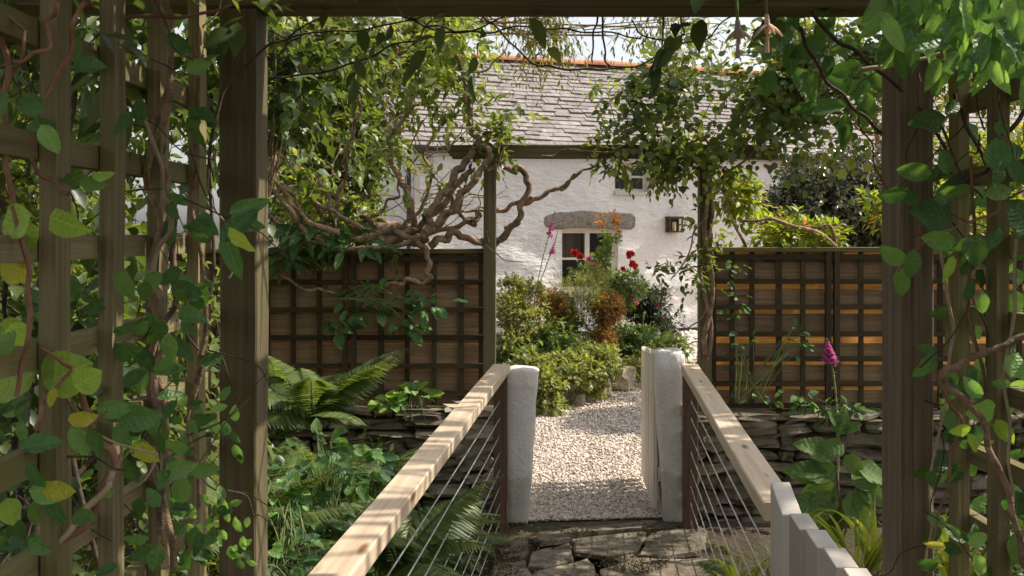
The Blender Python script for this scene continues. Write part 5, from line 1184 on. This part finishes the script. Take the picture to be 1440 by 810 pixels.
# ================================================================== FOREGROUND CLIMBERS
lv = thing('honeysuckle', (-.5, 1.2, 0), 'large leaved honeysuckle twining over the left trellis in the foreground', 'climbing plant')
LEFT = [(104, 545, 44, 30, 'round', 'herolite'), (60, 540, 72, 25, 'round', 'herolite'), (50, 525, 78, 200, 'round', 'herolite'), (44, 300, 56, -150, 'round', 'herolite'), (70, 305, 66, -20, 'broadp', 'herolite'),
        (0, 370, 48, -20, 'round', 'heroyel'), (30, 310, 46, -80, 'round', 'herolite'), (95, 590, 42, 5, 'oval', 'heroyel'), (190, 625, 42, -35, 'oval', 'heroyel'), (80, 545, 30, -110, 'oval', 'heroyel'), (60, 690, 46, 0, 'oval', 'heroyel'),
        (28, 630, 56, 10, 'oval', 'hero'), (100, 600, 48, -60, 'oval', 'hero'), (130, 600, 44, -80, 'oval', 'herodark'), (150, 590, 46, 30, 'oval', 'hero'), (162, 588, 64, 0, 'oval', 'hero'), (160, 600, 48, -115, 'oval', 'hero'), (135, 575, 48, -5, 'oval', 'hero'),
        (40, 650, 44, -60, 'oval', 'hero'), (40, 690, 58, -8, 'oval', 'herobright'), (70, 700, 48, -70, 'oval', 'hero'), (55, 700, 40, -100, 'oval', 'hero'), (30, 680, 40, 180, 'oval', 'hero'), (10, 700, 40, -70, 'round', 'herolite'), (0, 640, 50, -60, 'oval', 'herobright'),
        (100, 95, 50, 5, 'oval', 'hero'), (10, 130, 44, -110, 'oval', 'hero'), (50, 165, 44, -70, 'round', 'hero'), (58, 175, 48, -60, 'oval', 'herobright'), (62, 145, 40, 190, 'round', 'hero'), (120, 245, 38, 200, 'oval', 'hero'), (110, 255, 40, -10, 'oval', 'hero'), (130, 250, 36, 10, 'pointed', 'herobright'),
        (168, 380, 50, -75, 'broadp', 'hero'), (205, 395, 34, -100, 'broadp', 'herodark'), (240, 405, 44, -10, 'broadp', 'herodark'), (150, 495, 50, 5, 'broadp', 'hero'), (190, 500, 44, 160, 'broadp', 'hero'), (200, 515, 40, -95, 'broadp', 'hero'), (215, 520, 46, 5, 'broadp', 'hero'), (200, 490, 30, -60, 'oval', 'herodark'),
        (250, 440, 44, -10, 'broadp', 'hero'), (240, 470, 44, -95, 'broadp', 'hero'), (236, 480, 44, -30, 'broadp', 'herodark'), (190, 470, 30, 40, 'oval', 'hero'), (230, 665, 48, 10, 'broadp', 'hero'), (265, 660, 44, -5, 'oval', 'hero'), (255, 668, 48, -95, 'oval', 'hero'), (240, 662, 42, -130, 'oval', 'hero'),
        (175, 640, 38, -90, 'oval', 'herodark'), (160, 690, 30, 200, 'oval', 'herobright'), (200, 700, 40, -110, 'oval', 'herodark'), (180, 590, 38, -110, 'oval', 'hero'), (220, 560, 40, 15, 'pointed', 'hero'), (310, 340, 70, 45, 'pointed', 'herodark'), (322, 300, 60, 20, 'pointed', 'hero'), (320, 310, 54, -10, 'pointed', 'hero'), (322, 320, 50, -50, 'pointed', 'herolite'), (318, 330, 66, -75, 'pointed', 'hero'), (300, 320, 48, 170, 'broadp', 'herodark'),
        (100, 730, 40, 10, 'oval', 'herodark'), (40, 760, 40, -20, 'oval', 'hero'), (0, 470, 44, 10, 'round', 'herolite'), (15, 455, 40, -60, 'round', 'herolite'), (35, 480, 22, 5, 'oval', 'hero'), (0, 500, 40, 60, 'oval', 'hero')]
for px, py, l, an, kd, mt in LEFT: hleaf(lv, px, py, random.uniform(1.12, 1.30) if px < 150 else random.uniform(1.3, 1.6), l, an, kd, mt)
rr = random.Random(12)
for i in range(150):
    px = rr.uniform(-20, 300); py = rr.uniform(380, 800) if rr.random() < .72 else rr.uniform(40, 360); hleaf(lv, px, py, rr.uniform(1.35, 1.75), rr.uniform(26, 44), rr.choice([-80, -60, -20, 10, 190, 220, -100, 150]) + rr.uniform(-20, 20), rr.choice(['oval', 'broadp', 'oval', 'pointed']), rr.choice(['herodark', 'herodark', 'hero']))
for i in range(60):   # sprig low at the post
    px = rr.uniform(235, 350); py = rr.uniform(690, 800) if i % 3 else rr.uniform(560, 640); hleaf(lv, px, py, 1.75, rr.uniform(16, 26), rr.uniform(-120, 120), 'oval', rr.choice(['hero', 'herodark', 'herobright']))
st = [([(-10, 840), (60, 790), (110, 745), (150, 680), (160, 640), (130, 610), (115, 540), (75, 480), (62, 420)], 1.3, .0055, .004, 'stemr'), ([(-20, 800), (50, 785), (100, 742), (145, 690), (158, 660)], 1.28, .004, .004, 'straw'),
      ([(50, 600), (75, 550), (95, 520), (60, 490)], 1.25, .003, .002, 'stemr'), ([(0, 30), (8, 120), (10, 240), (40, 380), (40, 460), (20, 560)], 1.2, .0038, .003, 'stemr'), ([(10, 20), (35, 60), (10, 130)], 1.2, .0022, .002, 'stemr'), ([(80, 0), (70, 50), (40, 80), (5, 95)], 1.2, .003, .002, 'stemr'),
      ([(115, 0), (100, 60), (80, 110), (65, 140)], 1.25, .003, .002, 'stemr'), ([(100, 270), (60, 250), (20, 200), (0, 190)], 1.25, .003, .002, 'stemr'), ([(230, 800), (225, 700), (235, 640), (215, 560), (230, 480), (210, 400), (225, 320), (205, 240), (235, 160), (240, 60), (230, 0)], 1.62, .007, .005, 'bark'),
      ([(245, 800), (235, 720), (215, 650), (238, 590), (214, 500), (238, 430), (245, 300), (232, 250), (215, 180), (245, 100)], 1.64, .006, .004, 'bark'), ([(225, 420), (215, 380), (240, 320), (238, 290), (225, 250), (205, 140)], 1.6, .005, .003, 'straw'), ([(150, 20), (250, 25), (330, 8)], 1.5, .003, .002, 'stemr'),
      ([(275, 540), (290, 440), (270, 300), (280, 200), (270, 60)], 1.8, .005, .004, 'bark'), ([(262, 780), (280, 700), (268, 600), (285, 500)], 1.8, .004, .003, 'bark'), ([(260, 500), (280, 430), (300, 390), (295, 200), (330, 110), (380, 60)], 1.85, .004, .003, 'stemd'), ([(320, 390), (322, 330), (300, 280), (290, 240)], 1.8, .002, .001, 'straw'),
      ([(95, 560), (150, 620), (220, 640), (180, 700)], 1.3, .002, .001, 'straw'), ([(60, 660), (110, 640), (180, 660)], 1.3, .002, .001, 'stemd'), ([(100, 570), (130, 600), (145, 580)], 1.28, .002, .001, 'stemr'), ([(230, 740), (300, 620), (350, 560)], 1.7, .0015, .001, 'stemg')]
for i, (pts, d, r0, r1, mt) in enumerate(st): tube_obj('stem', PP(pts, d), r0, r1, M[mt], lv, sides=6, per=7, wob=.012, lump=.2, seed=i)
a = Acc()
for i in range(50):
    px = rr.uniform(0, 330); py = rr.uniform(0, 780); q = P(px, py, rr.uniform(1.4, 1.9)); pts = [q]; dr = Vector((rr.uniform(-.6, .6), rr.uniform(-.2, .2), rr.uniform(-1, 1))).normalized()
    for k in range(4): q = q + (dr + Vector((rr.uniform(-.5, .5), rr.uniform(-.3, .3), rr.uniform(-.5, .5)))) * .04; pts.append(q)
    a.tube(pts, .0016, .0008, sides=4, per=4, seed=i)
a.build('tendrils', M['stemd'], lv)['kind'] = 'stuff'

rv = thing('honeysuckle', (.8, 1.4, 0), 'large leaved vine on the right trellis with bright hanging leaves at the top right', 'climbing plant')
RIGHT = [(1330, 165, 52, 190, 'oval', 'herodark'), (1345, 340, 48, 175, 'oval', 'hero'), (1340, 310, 62, 165, 'round', 'herodark'), (1365, 330, 46, -80, 'round', 'hero'), (1340, 360, 40, 250, 'pointed', 'herolite'), (1275, 370, 44, 150, 'oval', 'hero'), (1265, 375, 46, -80, 'oval', 'hero'), (1285, 350, 44, -95, 'oval', 'herodark'), (1380, 410, 34, -80, 'oval', 'hero'),
         (1400, 240, 46, 90, 'round', 'hero'), (1385, 275, 44, 10, 'oval', 'hero'), (1395, 260, 40, 60, 'oval', 'herodark'), (1440, 260, 44, 110, 'oval', 'hero'), (1445, 320, 50, 130, 'round', 'herodark'), (1430, 300, 46, -60, 'round', 'hero'), (1405, 320, 36, -110, 'oval', 'hero'), (1275, 270, 42, 190, 'oval', 'herodark'), (1290, 285, 40, 150, 'oval', 'herodark'), (1320, 270, 44, 10, 'oval', 'herodark'), (1310, 245, 48, 170, 'oval', 'herodark'),
         (1380, 560, 38, 130, 'oval', 'herobright'), (1400, 570, 44, 200, 'round', 'herobright'), (1385, 590, 40, 0, 'oval', 'herobright'), (1400, 590, 40, -60, 'oval', 'herolite'), (1360, 610, 32, -60, 'oval', 'herolite'), (1365, 600, 30, 200, 'oval', 'herolite'), (1420, 530, 40, 60, 'round', 'herobright'), (1450, 540, 40, 200, 'oval', 'herobright'), (1440, 600, 36, 10, 'oval', 'herobright'), (1420, 640, 18, 180, 'oval', 'herolite'), (1380, 622, 20, 0, 'oval', 'herolite'),
         (1430, 690, 46, -80, 'round', 'hero'), (1425, 750, 44, -85, 'oval', 'hero'), (1360, 765, 36, 20, 'oval', 'herobright'), (1370, 780, 36, -60, 'oval', 'herobright'), (1350, 760, 30, 130, 'oval', 'hero'), (1330, 770, 28, 170, 'pointed', 'straw'), (1150, 150, 36, 190, 'oval', 'herodark'), (1190, 150, 60, 180, 'oval', 'herodark'), (1200, 148, 34, -10, 'oval', 'herodark'), (1187, 160, 50, -90, 'pointed', 'herodark'), (1186, 175, 34, -90, 'pointed', 'hero'),
         (1110, 60, 50, -80, 'broadp', 'herodark'), (1130, 100, 46, -70, 'broadp', 'herodark'), (1160, 60, 54, 200, 'broadp', 'herodark'), (1220, 130, 50, -100, 'oval', 'herodark'), (1210, 90, 50, 200, 'oval', 'herodark')]
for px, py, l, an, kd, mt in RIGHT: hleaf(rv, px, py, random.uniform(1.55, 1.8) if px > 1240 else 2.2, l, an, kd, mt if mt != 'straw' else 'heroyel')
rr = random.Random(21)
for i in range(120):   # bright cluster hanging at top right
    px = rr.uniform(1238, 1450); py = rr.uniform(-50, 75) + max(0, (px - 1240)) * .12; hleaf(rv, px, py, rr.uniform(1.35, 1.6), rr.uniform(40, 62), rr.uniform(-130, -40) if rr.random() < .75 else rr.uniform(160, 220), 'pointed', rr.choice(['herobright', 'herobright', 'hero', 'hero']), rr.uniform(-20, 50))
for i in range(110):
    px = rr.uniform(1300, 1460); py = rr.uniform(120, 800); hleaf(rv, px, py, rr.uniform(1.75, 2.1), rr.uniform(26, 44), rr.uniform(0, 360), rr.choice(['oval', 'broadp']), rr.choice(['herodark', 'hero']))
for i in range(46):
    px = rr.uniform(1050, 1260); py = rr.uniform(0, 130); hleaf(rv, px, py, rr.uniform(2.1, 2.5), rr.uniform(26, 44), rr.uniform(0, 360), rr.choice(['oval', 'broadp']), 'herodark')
st = [([(1450, 470), (1400, 490), (1350, 512), (1325, 525), (1340, 550), (1380, 590), (1400, 650), (1430, 740), (1440, 800)], 1.6, .006, .005, 'bark'), ([(1322, 520), (1330, 560), (1350, 600), (1330, 680), (1310, 760)], 1.75, .003, .002, 'stemr'), ([(1445, 260), (1400, 300), (1340, 320), (1280, 360), (1262, 380)], 1.6, .002, .0015, 'stemr'),
      ([(1365, 220), (1370, 330), (1360, 420), (1380, 520), (1375, 600)], 1.8, .003, .003, 'stemr'), ([(1430, 340), (1420, 480), (1415, 600), (1425, 700), (1440, 760)], 1.65, .003, .002, 'straw'), ([(1318, 340), (1340, 450), (1330, 540), (1310, 700), (1300, 800)], 1.85, .003, .002, 'straw'), ([(1210, 100), (1290, 85), (1320, 75)], 1.8, .004, .003, 'straw'),
      ([(1120, 40), (1150, 90), (1190, 140), (1230, 180), (1280, 215)], 2.1, .004, .003, 'stemd'), ([(1140, 20), (1180, 60), (1230, 95), (1290, 150), (1340, 230), (1360, 300)], 2.0, .004, .003, 'stemd'), ([(1200, 150), (1225, 200), (1240, 260), (1300, 300)], 2.05, .002, .0015, 'stemr'),
      ([(1190, 170), (1230, 190), (1330, 210)], 2.1, .002, .0015, 'stemr'), ([(1340, 130), (1360, 180), (1400, 260)], 1.9, .004, .003, 'stemd'), ([(1440, 150), (1400, 220), (1350, 260)], 1.8, .004, .003, 'stemd'), ([(1322, 170), (1350, 240), (1380, 280)], 1.9, .003, .002, 'stemd')]
for i, (pts, d, r0, r1, mt) in enumerate(st): tube_obj('stem', PP(pts, d), r0, r1, M[mt], rv, sides=6, per=7, wob=.012, lump=.2, seed=i)
a = Acc()
for i in range(34):
    px = rr.uniform(1290, 1440); py = rr.uniform(60, 780); q = P(px, py, rr.uniform(1.7, 2.0)); pts = [q]; dr = Vector((rr.uniform(-.6, .6), rr.uniform(-.2, .2), rr.uniform(-1, 1))).normalized()
    for k in range(4): q = q + (dr + Vector((rr.uniform(-.5, .5), rr.uniform(-.3, .3), rr.uniform(-.5, .5)))) * .04; pts.append(q)
    a.tube(pts, .0016, .0008, sides=4, per=4, seed=i)
a.build('tendrils', M['stemd'], rv)['kind'] = 'stuff'

# bare runners hanging under the beam
br = thing('vine_runner', tuple(P(700, 20, 2.15)), 'thin dark bare vine runners looping under the front beam', 'climbing plant')
for i, pts in enumerate([[(378, 112), (430, 104), (500, 88), (560, 62), (600, 40), (610, 10)], [(560, 12), (600, 36), (650, 45), (700, 42), (760, 38), (830, 44), (900, 55)], [(670, 18), (700, 42), (740, 80), (790, 97), (850, 98), (900, 90), (940, 72), (990, 50), (1040, 20)], [(378, 90), (400, 70), (420, 40), (410, 10)], [(378, 60), (450, 45), (520, 42), (600, 18)],
                         [(842, 18), (835, 55), (832, 90)], [(845, 18), (850, 70), (858, 95)], [(932, 18), (933, 75)], [(958, 16), (960, 52), (920, 55), (885, 30)], [(560, 20), (640, 46), (720, 20)], [(378, 42), (400, 50), (440, 30), (470, 10)]]):
    tube_obj('runner', PP(pts, 2.15), .0022, .0016, M['stemd'], br, sides=6, per=7, wob=.012, seed=i)
# hanging pale flowers
for j, (px, lab) in enumerate(((1037, 'left one of two pale pink trumpet flowers hanging below the front beam'), (1078, 'right one of two pale pink trumpet flowers hanging below the front beam'))):
    t = thing('hanging_flower', tuple(P(px, 0, 1.7)), lab, 'flower', 'pale trumpet flowers under the beam'); y0 = 28 if j == 0 else 20
    tube_obj('stalk', PP([(px - 2, -20), (px - 1, 5), (px, y0)], 1.7), .0022, .0026, M['stemg'], t, sides=6)
    tube_obj('tube', PP([(px, y0), (px + 1, y0 + 14), (px + 2, y0 + 26)], 1.7), .0035, .0090 if j == 0 else .006, L['petal_pale'], t, sides=8)
    for q in range(5):
        an = q / 5 * 6.28; e = P(px + 1, y0 + 26, 1.7); dx = Vector((math.cos(an) * .024, math.sin(an) * .02, .004))
        tube_obj('petal', [e + Vector((0, 0, .012)), e + dx * .6 + Vector((0, 0, .002)), e + dx + Vector((0, 0, -.010))], .0045, .001, L['petal_pale'], t, sides=5, per=4)
    for q in range(4): tube_obj('stamen', [P(px + 1, y0 + 20, 1.7), P(px + q - 1, y0 + 40, 1.7), P(px + q * 1.6 - 2, y0 + 54, 1.7)], .0014, .0016, L['petal_pale'], t, sides=5, per=3)

# overhead growth on the pergola and the screen of growth to the right: they shade the foreground
ov = thing('pergola_climber', (.1, 1.3, 2.2), 'thick mat of climber leaves lying over the pergola rafters', 'climbing plant')
foliage('leaves', [(-.9, 1.4, 2.40, .6, .65, .13), (.0, 1.4, 2.42, .7, .65, .14), (.6, 1.4, 2.42, .5, .6, .13)], 460, 5, .12, .075, 'wide', L['treed'], ov, thr=-.8, shell=.7)
foliage('hanging_leaves', [(-.80, 1.75, 2.00, .32, .30, .09), (-.45, 1.95, 2.00, .28, .10, .05, .7), (-.30, 1.98, 2.01, .5, .08, .03, .5), (.95, 1.8, 1.99, .25, .3, .09), (.3, 1.98, 2.01, .6, .07, .025, .4), (-.62, 1.6, 1.84, .06, .3, .10, .6)], 330, 5, .10, .055, 'leaf', L['treed'], ov, thr=-.3, ns=6, droop=.6)
a = Acc(); rr = random.Random(5)
for i in range(26):
    x = rr.uniform(-1.1, 1.5); a.tube([(x, .1, 2.25), (x + rr.uniform(-.3, .3), 1.0, 2.3), (x + rr.uniform(-.5, .5), 1.8, 2.28), (x + rr.uniform(-.6, .6), 2.5, 2.3)], .010, .004, sides=5, per=5, wob=.05, seed=i)
a.build('stems', M['stemd'], ov)
tree('hedge', 'tall leafy hedge standing outside the right trellis panel', 'hedge', (2.2, 1.8, -.2), [(2.2, 1.8, -.2), (2.2, 1.8, 1), (2.2, 1.8, 2)],
     [(2.2, .6, 1.0, .45, .7, 1.2), (2.3, 1.6, 1.2, .45, .6, 1.3), (2.4, 2.5, 1.2, .45, .5, 1.3)], 300, 6, .16, .085, 'leaf', L['treed'], droop=.4, thr=-.5, r0=.05, bark='stemd')
tree('tree', 'tree on the right bank shading the stone wall and right fence', 'tree', (3.9, 4.4, -.1), [(3.9, 4.4, -.2), (3.9, 4.4, 1.4), (3.7, 4.4, 2.6), (3.6, 4.4, 3.4)],
     [(3.6, 4.2, 3.1, .9, .9, .55), (4.4, 4.8, 3.6, .9, .9, .6), (3.3, 3.4, 3.5, .8, .7, .5), (4.3, 3.6, 2.6, .6, .7, .5), (3.1, 5.0, 3.4, .6, .5, .35, .6), (3.0, 5.75, 3.0, .65, .55, .3, 3.5)], 90, 8, .34, .16, 'lance', L['tree'], droop=.4, thr=-.05, r0=.08)  # dense last crown blob, out of view, added to shade the flagstones
sp = thing('shade_cordyline', (3.9, 4.4, -.1), 'unseen strap leaved tree added on the right bank to stripe the handrails with shade', 'tree')  # out of view, added with leaves turned across the rails to cast stripes
tube_obj('trunk', [(3.9, 4.4, -.2), (3.85, 4.4, 1.6), (3.7, 4.45, 2.9), (3.5, 4.5, 3.9)], .07, .05, M['bark'], sp, sides=8, lump=.3)
rr = random.Random(9)
for hx, hy, hz2 in ((3.3, 3.5, 4.3), (3.45, 4.5, 4.45), (3.4, 5.5, 4.3), (3.1, 3.9, 3.3), (3.2, 5.0, 3.4), (3.3, 2.9, 3.9), (3.2, 4.2, 3.9), (3.3, 5.9, 3.6), (3.0, 6.0, 3.15), (2.9, 5.5, 3.0)):
    tube_obj('branch', [(3.75, 4.4, 2.5), ((3.75 + hx) / 2 + .1, (4.4 + hy) / 2, (2.5 + hz2) / 2 - .1), (hx, hy, hz2)], .03, .025, M['bark'], sp, sides=6)
    V = []; Fc = []
    for i in range(46):
        az = math.pi + rr.gauss(0, .32) if rr.random() < .8 else rr.uniform(0, 6.28); el = rr.uniform(-.5, .9); l = rr.uniform(.6, 1.0)
        d = Vector((math.cos(az) * math.cos(el), math.sin(az) * math.cos(el), math.sin(el))); y_ = Vector((-math.sin(az), math.cos(az), 0)); o = len(V); s0 = Vector((hx, hy + rr.uniform(-.25, .25), hz2))
        for k in range(5):
            u = k / 4; p = s0 + d * l * u + Vector((0, 0, -.30 * u * u * l)); w_ = .019 * (1 - u ** 3) + .001; V += [p - y_ * w_, p + y_ * w_]
        for k in range(4): Fc.append((o + 2 * k, o + 2 * k + 1, o + 2 * k + 3, o + 2 * k + 2))
    meta(link('leaf_head', pymesh('leaf_head', V, Fc, L['grass']), sp), kind='stuff')
# moss on the ground by the flagstones
V = []; n = 16000
x = rng.uniform(-.25, 1.1, n * 2); y = rng.uniform(4.9, 5.95, n * 2); p = np.stack([x, y, np.zeros(n * 2)], 1); k = vnoise(p, 6.0, 2.0) > .10; p = p[k]; p[:, 2] = -.006 + .012 * rng.random(len(p))
m = len(p); (Vm, Fm) = place_leaves(p, norm(rng.normal(size=(m, 3)) * .5 + np.array([0, 0, .8])), rng.normal(size=(m, 3)), .007 + .009 * rng.random(m), 'small')
mo = link('moss', npmesh('moss', Vm, Fm, L['moss'])); meta(mo, 'moss and tiny weeds growing between the flagstones', 'moss', kind='stuff')
# fallen leaves and grit on the soil round the flags
n = 450; p = np.stack([rng.uniform(-.3, 1.15, n), rng.uniform(4.8, 6.1, n), np.full(n, .0)], 1); p[:, 2] = .002 + .02 * rng.random(n)
(Vm, Fm) = place_leaves(p, norm(rng.normal(size=(n, 3)) * np.array([1, 1, .15])), norm(rng.normal(size=(n, 3)) * .3 + np.array([0, 0, 1])), .010 + .02 * rng.random(n), 'leaf')
mo = link('leaf_litter', npmesh('leaf_litter', Vm, Fm, L['litter'])); meta(mo, 'dry brown leaf litter scattered over the flagstones', 'leaf litter', kind='stuff')


n = 260; p = np.stack([rng.uniform(-.2, 1.1, n), rng.uniform(6.0, 9.8, n), np.full(n, .03)], 1)
(Vm, Fm) = place_leaves(p, norm(rng.normal(size=(n, 3)) * np.array([1, 1, .15])), norm(rng.normal(size=(n, 3)) * .3 + np.array([0, 0, 1])), .010 + .018 * rng.random(n), 'leaf')
mo = link('leaf_litter', npmesh('leaf_litter', Vm, Fm, L['litter'])); meta(mo, 'few dead leaves blown over the pale gravel path', 'leaf litter', kind='stuff')
